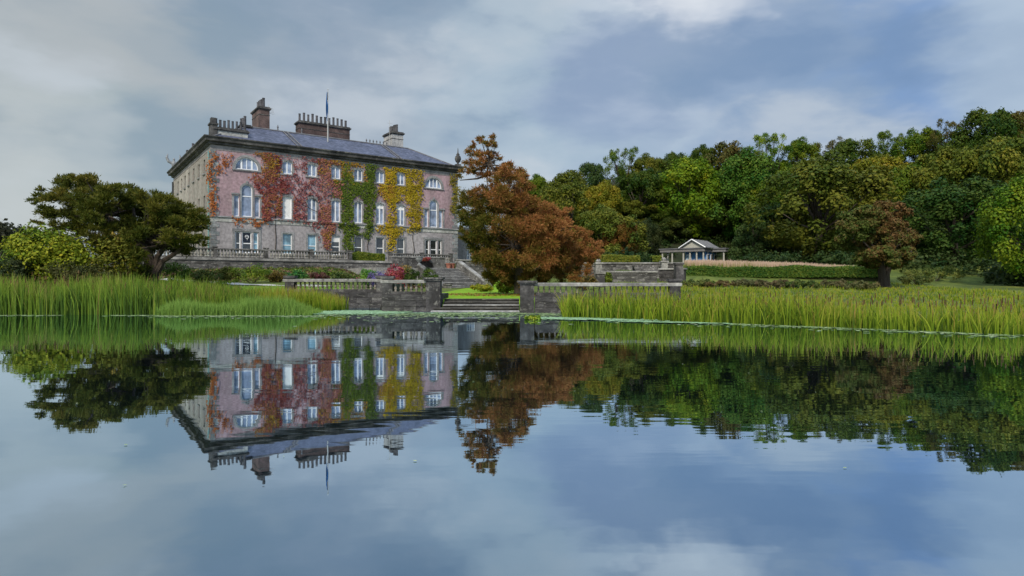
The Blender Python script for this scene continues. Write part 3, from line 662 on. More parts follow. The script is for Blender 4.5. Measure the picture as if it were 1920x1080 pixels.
def creeper(name, polys, dens, size, ramp, tintf, label, seed, thin=0.0, stems=()):
    rg = np.random.default_rng(seed); PX, PZ, DD = [], [], []
    for poly, dm in polys:
        pp = [fpt(*p) for p in poly]; x0, x1 = min(p[0] for p in pp) - 0.3, max(p[0] for p in pp) + 0.3; z0, z1 = min(p[1] for p in pp) - 0.3, max(p[1] for p in pp) + 0.3
        n = int((x1 - x0) * (z1 - z0) * dens * dm)
        x = rg.uniform(x0, x1, n); z = rg.uniform(z0, z1, n)
        wx = x + 0.55 * (vnoise(x, z, 0.8, seed) - 0.5) * 2 + 0.25 * (vnoise(x, z, 2.3, seed + 1) - .5) * 2; wz = z + 0.5 * (vnoise(x, z, 0.9, seed + 2) - 0.5) * 2
        wx += rg.normal(0, .26, n); wz += rg.normal(0, .26, n)
        k = inpoly(wx, wz, pp) & (z < 13.9)
        k &= (vnoise(x, z, 1.5, seed + 3) * 0.6 + vnoise(x, z, 3.7, seed + 4) * 0.4 + rg.normal(0, 0.13, n)) > (thin if dm >= 1 else thin + (1 - dm) * 0.35)
        for e in EXCL: k &= ~((x > e[0] + 0.08) & (x < e[1] - 0.08) & (z > e[2]) & (z < e[3]))
        PX.append(x[k]); PZ.append(z[k])
    x, z = np.concatenate(PX), np.concatenate(PZ); n = len(x)
    lump = vnoise(x, z, 1.1, seed + 5)
    y = -0.04 - rg.random(n) * 0.10 - lump * 0.16
    y = np.where((z > 5.2) & (z < 5.6), y - 0.16, y); y = np.where(z > 13.5, y - 0.06, y)
    nr = np.stack([rg.normal(0, 0.5, n), -np.ones(n), 0.45 + rg.normal(0, 0.45, n)], -1)
    V, Q = leaf_quads(np.stack([x, y, z], -1), nr, rg.uniform(0.75, 1.3, n) * size, rg=rg)
    me = np_mesh(name, V, 4, Q, np.repeat(tintf(x, z, rg), 4))
    o = link(name, me, foliage(name + '_leaves', trans=0.12, ramp=ramp), None, H.location, HA)
    tag(o, label, 'climber', 'creepers on the house front')
    sm_ = MB()
    for st in stems:
        pp = [fpt(*p) for p in st]; pts = []
        for i in range(len(pp) - 1):
            for u in np.linspace(0, 1, 5)[:-1]: pts.append((pp[i][0] + (pp[i + 1][0] - pp[i][0]) * u + random.uniform(-.12, .12), -0.05, pp[i][1] + (pp[i + 1][1] - pp[i][1]) * u))
        pts.append((pp[-1][0], -0.05, pp[-1][1]))
        sm_.tube(pts, [0.055 - 0.035 * i / len(pts) for i in range(len(pts))], 5)
    if stems: sm_.build('stem', M['bark'], o)
    return o
RED = [(0.0, (0.07, 0.022, 0.018)), (0.3, (0.17, 0.034, 0.032)), (0.55, (0.25, 0.068, 0.066)), (0.8, (0.27, 0.105, 0.05)), (1.0, (0.27, 0.15, 0.03))]
PINK = [(0.0, (0.10, 0.035, 0.035)), (0.4, (0.23, 0.065, 0.07)), (0.7, (0.34, 0.14, 0.13)), (1.0, (0.33, 0.17, 0.045))]
GREEN = [(0.0, (0.035, 0.06, 0.009)), (0.4, (0.085, 0.13, 0.015)), (0.75, (0.16, 0.19, 0.02)), (1.0, (0.36, 0.20, 0.03))]
YEL = [(0.0, (0.14, 0.11, 0.008)), (0.35, (0.29, 0.215, 0.012)), (0.7, (0.42, 0.31, 0.018)), (1.0, (0.46, 0.21, 0.025))]
creeper('red_creeper', [([(470, 287), (528, 291), (534, 300), (530, 330), (537, 366), (545, 380), (538, 405), (520, 414), (500, 410), (493, 400), (489, 378), (478, 352), (468, 330), (488, 318), (490, 305)], 1.0),
                        ([(508, 345), (540, 345), (560, 380), (560, 412), (500, 412)], 0.8)], 110, 0.125, RED,
        lambda x, z, r: 0.45 + r.normal(0, 0.17, len(x)) + 0.5 * (vnoise(x, z, 0.5, 3) - .35) + np.where((x < 7.6) & (z > 9.8), 0.28, 0), 'deep red creeper spreading beside the left arched window of the house', 11, 0.43,
        stems=[[(515, 470), (517, 412), (505, 340), (490, 295)], [(517, 412), (528, 360), (520, 300)]])
creeper('orange_creeper', [([(391, 292), (402, 288), (404, 330), (402, 380), (396, 405), (391, 400)], 1.0), ([(408, 286), (432, 290), (428, 312), (418, 330), (410, 310)], 0.55), ([(432, 408), (500, 412), (496, 420), (440, 420)], 0.9)], 110, 0.12,
        [(0.0, (0.20, 0.05, 0.02)), (0.5, (0.36, 0.11, 0.03)), (1.0, (0.44, 0.20, 0.05))], lambda x, z, r: 0.5 + r.normal(0, 0.2, len(x)), 'orange strip of creeper climbing the left front corner of the house', 12, 0.32)
creeper('pink_creeper', [([(530, 298), (600, 293), (640, 305), (642, 340), (640, 380), (632, 430), (622, 462), (606, 462), (598, 432), (570, 418), (540, 410), (532, 370)], 0.62),
                         ([(597, 385), (636, 380), (628, 440), (618, 466), (606, 464), (600, 430)], 0.95), ([(598, 296), (628, 300), (636, 330), (630, 372), (614, 350), (606, 330)], 0.9)], 120, 0.115, PINK,
        lambda x, z, r: 0.42 + r.normal(0, 0.2, len(x)) + np.where(x > 13.5, 0.28, 0), 'thin pinkish red creeper showing wall between its leaves, left of the green columns', 13, 0.31,
        stems=[[(612, 470), (608, 420), (596, 360), (570, 318)], [(608, 420), (622, 370), (628, 320)], [(596, 380), (560, 350), (545, 320)], [(600, 400), (570, 385), (552, 370)]])
creeper('green_creeper', [([(640, 305), (652, 303), (658, 330), (672, 342), (670, 372), (662, 385), (665, 430), (662, 474), (649, 476), (643, 440), (640, 390), (628, 365), (628, 338), (640, 335)], 1.1)], 110, 0.13, GREEN,
        lambda x, z, r: 0.36 + r.normal(0, 0.17, len(x)) + np.where((z > 10.8), 0.22, 0) * (vnoise(x, z, .7, 5) > .4), 'green creeper column right of the fourth first floor window, reaching the ground', 14, 0.27,
        stems=[[(655, 486), (652, 430), (650, 370), (648, 310)]])
creeper('green_creeper', [([(678, 345), (686, 335), (690, 312), (704, 312), (705, 340), (702, 378), (704, 405), (694, 445), (687, 450), (680, 428), (682, 390), (672, 372), (668, 345)], 1.1)], 110, 0.13, GREEN,
        lambda x, z, r: 0.33 + r.normal(0, 0.17, len(x)), 'shorter green creeper column between the fifth and sixth first floor windows', 15, 0.27, stems=[[(690, 470), (690, 430), (690, 370), (697, 315)]])
creeper('yellow_creeper', [([(722, 318), (745, 312), (768, 320), (796, 325), (792, 370), (787, 410), (786, 434), (770, 434), (764, 400), (762, 378), (742, 372), (736, 380), (742, 440), (736, 470), (729, 470), (722, 440), (728, 380), (716, 370), (712, 348)], 1.05),
                           ([(700, 420), (742, 424), (770, 428), (752, 436), (715, 436)], 0.8)], 105, 0.13, YEL,
        lambda x, z, r: 0.48 + r.normal(0, 0.17, len(x)) - np.where(x > 27, 0.1, 0) + np.where(x < 24, 0.2, 0), 'golden yellow creeper around the right hand windows of the house front', 16, 0.33,
        stems=[[(776, 480), (774, 436), (770, 380), (775, 330)], [(733, 480), (734, 430), (730, 350)]])
creeper('gold_creeper', [([(594, 296), (642, 300), (648, 332), (628, 345), (604, 328)], .9), ([(654, 300), (684, 303), (686, 336), (668, 344), (656, 332)], .9), ([(708, 338), (738, 342), (736, 374), (714, 374)], .9), ([(612, 420), (626, 425), (622, 462), (612, 462)], .8), ([(496, 292), (520, 292), (524, 335), (505, 330)], .7)], 90, 0.125,
        [(0.0, (0.16, 0.075, 0.015)), (0.5, (0.32, 0.17, 0.025)), (1.0, (0.40, 0.27, 0.03))], lambda x, z, r: 0.5 + r.normal(0, 0.22, len(x)), 'thin orange and gold creeper patches above and between the green columns', 18, 0.36)
creeper('olive_creeper', [([(846, 302), (862, 300), (860, 330), (858, 400), (846, 400), (845, 330)], 0.9)], 100, 0.13, [(0.0, (0.08, 0.09, 0.01)), (0.6, (0.22, 0.18, 0.02)), (1.0, (0.30, 0.16, 0.03))],
        lambda x, z, r: 0.45 + r.normal(0, 0.2, len(x)), 'olive brown creeper on the right front corner below the urn', 17, 0.25)

# ------------------------------------------------------------------ terraces, balustrades and stairs
balm = MB().lathe([(0.075, 0), (0.075, 0.06), (0.045, 0.1), (0.085, 0.26), (0.06, 0.42), (0.038, 0.56), (0.07, 0.64), (0.07, 0.7)], 7).mesh('baluster')
def balustrade(root, x0, x1, y, z, h, step, mat, cop, piers=(), wide=0.34, bx=None, pw=0.45):
    """one run along local x: plinth, balusters, coping and piers as parts of root"""
    MB().box(x0, x1, y - wide / 2, y + wide / 2, z, z + 0.14, 0.02).build('plinth', M[mat], root)
    MB().box(x0 - 0.06, x1 + 0.06, y - wide / 2 - 0.06, y + wide / 2 + 0.06, z + h - 0.16, z + h, 0.03).build('coping', M[cop], root)
    for p in piers: MB().box(p - pw / 2, p + pw / 2, y - wide / 2 - 0.03, y + wide / 2 + 0.03, z + 0.002, z + h + 0.06).box(p - pw / 2 - .07, p + pw / 2 + .07, y - wide / 2 - 0.1, y + wide / 2 + 0.1, z + h + 0.06, z + h + 0.18).build('pier', M[mat], root)
    n = int((x1 - x0) / step)
    for i in range(n):
        x = x0 + (i + 0.5) * (x1 - x0) / n
        if any(abs(x - p) < pw / 2 + 0.05 for p in piers): continue
        b = link('baluster', bx or balm, M['baluster'] if not bx else None, root, (x, y, z + 0.14)); s = (h - 0.30) / 0.7; b.scale = (s * 1.5, s * 1.5, s); b.rotation_euler = (0, 0, random.random())
def courses(root, x0, x1, y0, y1, z0, nc, hc, lw, mat, seed, jitter=0.02, mort='mortar', stonename='stone'):
    """coursed stone face: stones proud of a recessed mortar body, each stone its own part"""
    MB().box(x0 + 0.02, x1 - 0.02, y0 + 0.035, y1, z0, z0 + nc * hc - 0.003).build('wall_core', M[mort], root)
    r = random.Random(seed); lib = [MB().box(-0.5, 0.5, 0, 1, 0, 1).mesh(stonename) for _ in range(1)]
    lib[0].materials.append(M[mat])
    for c in range(nc):
        x = x0 - (lw / 2 if c % 2 else 0)
        while x < x1 - 0.05:
            L = lw * r.uniform(0.7, 1.3); a, b = max(x, x0), min(x + L, x1)
            if b - a > 0.12:
                d = r.uniform(-jitter, jitter)
                s = link(stonename, lib[0], None, root, ((a + b) / 2, y0 - d - 0.02, z0 + c * hc + 0.007)); s.scale = (b - a - 0.014, 0.16, hc - 0.014)
            x += L
# upper terrace (the platform the house stands on) with its retaining wall
TP = empty('terrace', (AX + UY * 6, AY - UX * 6, 0), HA)
tag(TP, 'grey stone terrace wall with balustrade running below the house front', 'terrace wall')
struct(MB().box(-14, 62, 0.35, 60, 1.0, HZ - 0.06).build('terrace_ground', M['rough'], None, TP.location, HA))
TPz = 1.6
courses(TP, -12, 30.6, 0.0, 0.34, TPz, 5, 0.46, 1.15, 'old', 3)
MB().box(-12, 30.8, -0.14, 0.36, TPz + 5 * 0.46, HZ + 0.06, 0.02).build('string_course', M['coping'], TP)
balustrade(TP, -12, 15.7, 0.1, HZ + 0.06, 1.12, 0.34, 'old', 'old', piers=[-11.8, -6.2, -0.6, 5.0, 10.4, 15.4])
balustrade(TP, 20.8, 30.6, 0.1, HZ + 0.06, 1.12, 0.34, 'old', 'old', piers=[21.0, 25.8, 30.4])
# far end wall on the right that carries on behind the tree
CW = empty('stone_wall', (AX + UY * 6 + UX * 31.5, AY - UX * 6 + UY * 31.5, 0), HA)
tag(CW, 'long grey stone parapet wall passing behind the rust coloured tree', 'wall')
courses(CW, 0, 16, 0, 0.34, 2.2, 5, 0.45, 1.0, 'old', 5)
MB().box(-0.05, 16.1, -0.12, 0.45, 2.2 + 2.25, 2.2 + 2.45, 0.03).build('coping', M['coping'], CW)
# garden stair down to the lawn
ST = empty('garden_stair', P(21, 15), HA)
tag(ST, 'broad grey stone garden stair leading down to the lawn', 'staircase')
NS, zt, zb = 14, 3.1, 0.66; rise_ = (zt - zb) / NS
for i in range(NS):
    MB().box(0.0, 5.0, -(i + 1) * 0.44, -i * 0.44 + 0.03, 0.2 if i > 8 else 0.9, zt - i * rise_ - 0.07).build('riser', M['wet'], ST)  # risers much darker than the treads, so the flight looks striped
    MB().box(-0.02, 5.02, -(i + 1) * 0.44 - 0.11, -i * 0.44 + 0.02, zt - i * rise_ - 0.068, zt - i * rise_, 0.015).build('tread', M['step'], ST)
MB().box(-6, 5.2, 0.03, 8.9, 0.6, zt - 0.003).build('landing', M['step'], ST)
zt_s, zb_s = zt, zb
for xx in (-0.5, 5.05):
    zt, zb = (zt_s, zb_s) if xx > 0 else (zt_s - 0.55, zb_s - 0.55)
    MB().loft([[(xx, 0.4, 0.2), (xx + 0.45, 0.4, 0.2), (xx + 0.45, 0.4, zt + 0.75), (xx, 0.4, zt + 0.75)], [(xx, -0.3, 0.2), (xx + 0.45, -0.3, 0.2), (xx + 0.45, -0.3, zt + 0.75), (xx, -0.3, zt + 0.75)], [(xx, -6.5, 0.2), (xx + 0.45, -6.5, 0.2), (xx + 0.45, -6.5, zb + 0.6), (xx, -6.5, zb + 0.6)]]).build('parapet', M['old'], ST)
    MB().loft([[(xx - .08, 0.4, zt + 0.76), (xx + 0.53, 0.4, zt + 0.76), (xx + 0.53, 0.4, zt + 0.93), (xx - .08, 0.4, zt + 0.93)], [(xx - .08, -0.3, zt + .76), (xx + 0.53, -0.3, zt + .76), (xx + 0.53, -0.3, zt + 0.93), (xx - .08, -0.3, zt + 0.93)], [(xx - .08, -6.5, zb + .61), (xx + 0.53, -6.5, zb + .61), (xx + 0.53, -6.5, zb + 0.78), (xx - .08, -6.5, zb + 0.78)]]).build('coping', M['coping' if xx > 0 else 'old'], ST)
    MB().box(xx - 0.12, xx + 0.57, -7.2, -6.5, 0.2, zb + 0.95).box(xx - 0.2, xx + 0.65, -7.28, -6.42, zb + 0.95, zb + 1.1).build('newel_pier', M['coping' if xx > 0 else 'old'], ST)
zt, zb = zt_s, zb_s
def urn_thing(pos, label, s=1.0, mat='coping', plant=None):
    u = empty('stone_urn', pos, HA); tag(u, label, 'urn', 'garden urns')
    MB().lathe([(0.26 * s, 0), (0.26 * s, 0.08 * s), (0.1 * s, 0.16 * s), (0.09 * s, 0.28 * s), (0.3 * s, 0.45 * s), (0.4 * s, 0.7 * s), (0.36 * s, 0.85 * s), (0.44 * s, 0.9 * s), (0.44 * s, 0.96 * s), (0.3 * s, 0.94 * s)], 12).build('urn_body', M[mat], u, smooth=True)
    return u
urn_thing(ST.matrix_basis @ Vector((5.28, -6.85, zb + 1.1)), 'pale stone urn on the pier at the foot of the garden stair', 1.0)
urn_thing(ST.matrix_basis @ Vector((-0.3, 0.05, zt + 0.38)), 'grey urn at the head of the garden stair, beside the pink hydrangea', 1.1, 'statue')
# retaining wall at the back of the landing with its arched alcove and side walls
LW = empty('landing_wall', ST.matrix_basis @ Vector((0, 5.2, 0)), HA)
tag(LW, 'dark stone wall with rounded alcove above the head of the garden stair', 'wall')
wall_mesh(-1.5, 6.2, 3.1, 4.55, [(1.9, 4.5, 3.12, 4.4, 0.9)], 0.5).build('wall_face', M['old'], LW)
MB().box(1.8, 4.6, 0.5, 0.6, 3.1, 4.45).build('alcove_back', M['mortar'], LW)  # back of the alcove takes the joint colour, darker than the wall face
MB().box(-1.6, 6.3, -0.08, 0.7, 4.55, 4.72).build('coping', M['coping'], LW)
for i in range(2):
    tp = empty('flower_pot', ST.matrix_basis @ Vector((4.3 + i * 0.75, 0.9 + i * 0.3, zt)), 0)
    tag(tp, ('nearer' if i == 0 else 'further') + ' terracotta pot at the right of the stair head', 'plant pot', 'terracotta pots')
    MB().lathe([(0.24, 0), (0.34, 0.55), (0.38, 0.56), (0.38, 0.68), (0.3, 0.66)], 10).build('pot_body', M['redpot'], tp)

# lakeside walls
balb = balm.copy(); balb.materials.clear(); balb.materials.append(M['baluster_brown'])
def lakeside(name, x0, x1, y, label, zc, piers, nc=3, hc=0.31, balr=None, depth=0.5, seed=1, cop='coping', step=0.245):
    r = empty(name, (0, y, 0)); tag(r, label, 'lakeside wall', 'walls along the lake edge')
    MB().box(x0, x1, -0.05, depth, -0.8, -0.03).build('footing', M['wetstep'], r)
    courses(r, x0, x1, 0.0, depth, -0.03, nc, hc, 0.85, 'wet', seed, 0.018)
    zt_ = -0.03 + nc * hc
    if balr: balustrade(r, balr[0], balr[1], depth / 2, zt_, zc - zt_, step, 'wet', cop, piers=piers, wide=0.36, bx=balb, pw=0.5)
    return r
r = lakeside('lakeside_wall', -12.7, -7.05, 35.0, 'dark stone lakeside wall with brown balusters behind the pale sedge', 1.62, [-12.4, -7.3], 3, 0.31, (-12.7, -7.05), seed=21)
r = lakeside('lakeside_bastion', -6.42, -3.55, 31.0, 'short projecting balustraded bastion left of the water steps', 1.56, [-6.15], 3, 0.29, (-6.42, -4.1), seed=22)
MB().box(-6.42, -5.96, 0.5, 4.2, -0.5, 0.84).box(-4.0, -3.55, 0.5, 4.2, -0.5, 0.84).build('return_wall', M['wet'], r)
MB().box(-4.22, -3.52, -0.12, 0.62, -0.6, 1.52).box(-4.3, -3.44, -0.2, 0.7, 1.52, 1.6).box(-4.36, -3.38, -0.26, 0.76, 1.6, 1.68).build('end_pier', M['wet'], r)
MB().box(-6.36, -6.0, 0.55, 4.0, 0.84, 1.36).build('side_parapet', M['wet'], r)
r = lakeside('lakeside_wall', 1.06, 7.95, 29.6, 'dark lakeside wall with balusters running behind the right hand reeds', 1.42, [7.7], 3, 0.28, (1.12, 7.95), seed=23, step=0.26)
MB().box(0.38, 1.04, -0.1, 0.64, -0.6, 1.36).box(0.3, 1.12, -0.18, 0.72, 1.36, 1.43).box(0.24, 1.18, -0.24, 0.78, 1.43, 1.52).build('end_pier', M['wet'], r)
WS = empty('water_steps', (0, 30.4, 0)); tag(WS, 'dark mossy steps rising from the lake between the two stone piers', 'steps')
for i in range(5):
    zz = -0.02 + i * 0.135; o_ = 0.36 * i
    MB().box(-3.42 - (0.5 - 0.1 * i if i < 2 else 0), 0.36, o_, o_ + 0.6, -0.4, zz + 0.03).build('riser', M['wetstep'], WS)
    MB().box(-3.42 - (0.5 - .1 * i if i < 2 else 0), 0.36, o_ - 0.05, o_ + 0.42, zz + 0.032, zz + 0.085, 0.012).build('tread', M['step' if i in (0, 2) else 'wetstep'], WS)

# right-hand stone terraces
def rwall(name, p0, p1, d0, d1, ytop, ybot, label, nc, mat='old', seed=1, cop='coping'):
    a, b = at(p0, ytop, d0), at(p1, ytop, d1); zb_ = at(p0, ybot, d0).z
    r = empty(name, (a.x, a.y, 0), math.atan2(b.y - a.y, b.x - a.x)); tag(r, label, 'wall', 'stone garden walls on the right')
    L = math.hypot(b.x - a.x, b.y - a.y); z0 = zb_ - 0.5; zt_ = a.z - 0.14
    courses(r, 0, L, 0, 0.4, z0, nc, (zt_ - z0) / nc, 0.95, mat, seed)
    MB().box(-0.06, L + 0.06, -0.1, 0.5, zt_, a.z, 0.03).build('coping', M[cop], r)
    return r
rwall('stone_wall', 1128, 1232, 56, 56, 508, 531, 'lower grey stone garden wall right of the rust coloured tree', 5, seed=31)
rwall('stone_wall', 1236, 1283, 56.5, 55, 503, 531, 'brown stone garden wall ending in a purplish buttress', 5, 'wet', seed=32)
rwall('stone_wall', 1088, 1280, 63, 63, 492, 511, 'upper grey stone garden wall below the clipped hedge', 4, seed=33)
a = at(1274, 494, 54.8)
bt = MB().loft([[(-.42, -0.5, 1.0), (.42, -0.5, 1.0), (.42, .7, 1.0), (-.42, .7, 1.0)], [(-.3, 0.0, a.z - .1), (.3, 0.0, a.z - .1), (.3, .6, a.z - .1), (-.3, .6, a.z - .1)]]).box(-.4, .4, -0.1, .7, a.z - .1, a.z + .06).build('stone_buttress', M['wet'], None, (a.x, a.y, 0))
tag(bt, 'purplish battered stone buttress at the right end of the garden walls', 'buttress')
gs = empty('garden_steps', at(1196, 0, 58) * 1.0); gs.location.z = 0; tag(gs, 'short stone steps between the two grey garden walls', 'steps')
for i in range(6): MB().box(0, 2.5 - i * 0.1, i * 0.4, i * 0.4 + 0.75, 1.4, 2.2 + i * 0.16).build('step', M['old'], gs)
for i, (px, d, yt, yb) in enumerate(((1122, 60, 492, 513), (1245, 62, 489, 508))):
    a = at(px, yt, d); b = at(px, yb, d)
    g = empty('stone_post', (a.x, a.y, b.z - .6)); tag(g, ['pale stone post left of the lower grey garden wall', 'pale stone post standing at the head of the short garden steps'][i], 'post', 'pale stone posts')
    MB().box(-.3, .3, -.3, .3, 0, a.z - b.z + .45).build('shaft', M['coping'], g); MB().box(-.38, .38, -.38, .38, a.z - b.z + .45, a.z - b.z + .6).lathe([(0.2, 0), (0.26, .15), (0.05, .36)], 8, (0, 0, a.z - b.z + .6)).build('cap', M['coping'], g)
a = at(1128, 528, 52); 
g = empty('stone_post', (at(1125, 0, 53).x, 53, 1.0)); tag(g, 'dark squat stone post in front of the lower garden wall', 'post', 'pale stone posts')
MB().box(-.34, .34, -.34, .34, 0, 1.1).build('shaft', M['wet'], g); MB().box(-.42, .42, -.42, .42, 1.1, 1.25).build('cap', M['coping'], g)

# ------------------------------------------------------------------ garden pavilion
PV = empty('garden_pavilion', (at(1299, 0, 90).x, 90, 3.3), math.radians(-38))
PV.scale = (0.9, 0.9, 0.95)
tag(PV, 'small white and blue garden pavilion with pediment and colonnaded wings', 'pavilion')
fw, fd_, ph = 3.7, 6.0, 2.55
MB().box(-5.6, 5.4, -0.6, fd_ + 0.4, -1.2, -0.02).build('plinth', M['coping'], PV)
MB().box(-fw / 2 + 0.15, fw / 2 - 0.15, 1.1, fd_ - 0.15, -0.02, ph).build('body_wall', M['bluepaint'], PV)
colm = MB().lathe([(0.2, 0), (0.2, 0.1), (0.15, 0.16), (0.125, ph - 0.2), (0.19, ph - 0.1), (0.19, ph)], 10).mesh('column'); colm.materials.append(M['offwhite'])
for x, y in ((-fw / 2 + .2, .2), (-.55, .2), (.55, .2), (fw / 2 - .2, .2), (fw / 2 - .2, 2.0), (fw / 2 - .2, 3.8), (fw / 2 - .2, 5.6), (-fw / 2 - 1.7, .2), (-fw / 2 - 3.4, .2), (-fw / 2 - 3.4, 2.2), (fw / 2 + 1.9, 5.2), (fw / 2 + 1.9, 3.4)): link('column', colm, None, PV, (x, y, 0))
MB().box(-fw / 2 - 3.7, fw / 2 + .12, -0.12, 0.5, ph, ph + .42).box(-fw / 2 - .12, -fw / 2 + .5, 0.5, fd_ + .12, ph, ph + .42).box(fw / 2 - .5, fw / 2 + .12, 0.5, fd_ + .12, ph, ph + .42).box(fw / 2 + .12, fw / 2 + 2.3, 3.1, 5.6, ph, ph + .42).box(-fw / 2 - 3.7, -fw / 2 - 3.1, .5, 2.5, ph, ph + .42).build('entablature', M['greypaint'], PV)
MB().box(-fw / 2 - 3.85, fw / 2 + .25, -0.25, 0.6, ph + .42, ph + .56).box(fw / 2 + .26, fw / 2 + 2.4, 2.95, 5.75, ph + .42, ph + .56).build('roof_edge', M['lead'], PV)
rz0, rz1 = ph + .58, ph + 1.75
MB().poly([(-fw / 2 - .1, -0.02, rz0), (fw / 2 + .1, -0.02, rz0), (0, -0.02, rz1 - .08)]).build('pediment', M['offwhite'], PV)
rf = MB()
for s in (-1, 1): rf.loft([[(s * (fw / 2 + .35), -.35, rz0 - .08), (s * (fw / 2 + .35), fd_ + .35, rz0 - .08), (0, fd_ + .35, rz1), (0, -.35, rz1)], [(s * (fw / 2 + .35), -.35, rz0 + .04), (s * (fw / 2 + .35), fd_ + .35, rz0 + .04), (0, fd_ + .35, rz1 + .12), (0, -.35, rz1 + .12)]])
rf.build('roof', M['lead'], PV); rfo = PV.children[-1]
for i in range(6): MB().tube([(fw / 2 + .3, .1 + i * 1.1, rz0 + .07), (0.02, .1 + i * 1.1, rz1 + .14)], .04, 4).build('roof_roll', M['greypaint'], rfo)
for s in (-1, 1): MB().tube([(s * (fw / 2 + .36), -.38, rz0 - .02), (0, -.38, rz1 + .06)], .09, 4).build('raking_cornice', M['white'], rfo)
for (x0, x1, nm, kk) in ((-1.5, -0.65, 'glazed_door', 3), (.65, 1.5, 'blue_panel', 0)):
    o = MB().box(x0, x1, 1.0, 1.09, 0.05, 2.2).build(nm, M['white' if kk else 'bluepaint'], PV)
    for i in range(kk): MB().box(x0 + .08 + i * .26, x0 + .26 + i * .26, .97, .995, .5, 2.1).build('pane', M['glass_blue'], o)
for y in (1.9, 3.5, 5.0):
    o = MB().box(fw / 2 - .14, fw / 2 - .06, y - .45, y + .45, .1, 2.2).build('window', M['white'], PV)
    for j in (-.22, .22): MB().box(fw / 2 - .055, fw / 2 - .03, y + j - .16, y + j + .16, .3, 2.1).build('pane', M['glass_dark'], o)

# ------------------------------------------------------------------ trees and shrubs
def puffs_to_leaves(cen, rad, n_per, leaf, seed, up=0.35, droop=0.0, fill=0.25, flat=1.0, asp=0.62, tb=None, tjit=0.15, spray=0.0, fuzz=.10):
    """leaf quads over a set of puffs; cen (k,3), rad (k,) or (k,3)"""
    rg = np.random.default_rng(seed); k = len(cen); rad = np.asarray(rad, float)
    if rad.ndim == 1: rad = np.stack([rad, rad, rad * flat], -1)
    per = np.maximum(12, (n_per * (rad[:, 0] * rad[:, 2]) / np.mean(rad[:, 0] * rad[:, 2])).astype(int))
    ids = np.repeat(np.arange(k), per); n = len(ids)
    mid = cen.mean(0); outw = cen - mid; outw /= np.linalg.norm(outw, axis=1, keepdims=True) + 1e-6
    d = rg.normal(size=(n, 3)); d[:, 2] += up * 1.2; d += outw[ids] * 0.55
    d /= np.linalg.norm(d, axis=1, keepdims=True)
    rr = 1 - fill * rg.random(n) ** 1.3 * 1.6 + rg.normal(0, fuzz, n)
    lump = 1 + 0.22 * np.sin(d[:, 0] * 7 + ids * 1.7) * np.sin(d[:, 2] * 6 + ids * 2.3) * np.sin(d[:, 1] * 6.5 + ids)
    pos = cen[ids] + d * rad[ids] * (rr * lump)[:, None]
    if droop: pos[:, 2] -= droop * rg.random(n) ** 2 * rad[ids, 2]
    nr = d + rg.normal(0, 0.55, (n, 3)); nr[:, 2] += 0.35
    V, Q = leaf_quads(pos, nr, leaf * rg.uniform(0.6, 1.45, n), asp, rg, d + np.array([0, 0, spray - .5]) + rg.normal(0, .3, (n, 3)) if spray else None)
    base = rg.normal(0.45, tjit, k) if tb is None else np.asarray(tb) + rg.normal(0, 0.06, k)
    tint = base[ids] + rg.normal(0, 0.13, n)
    return V, Q, np.repeat(tint, 4)
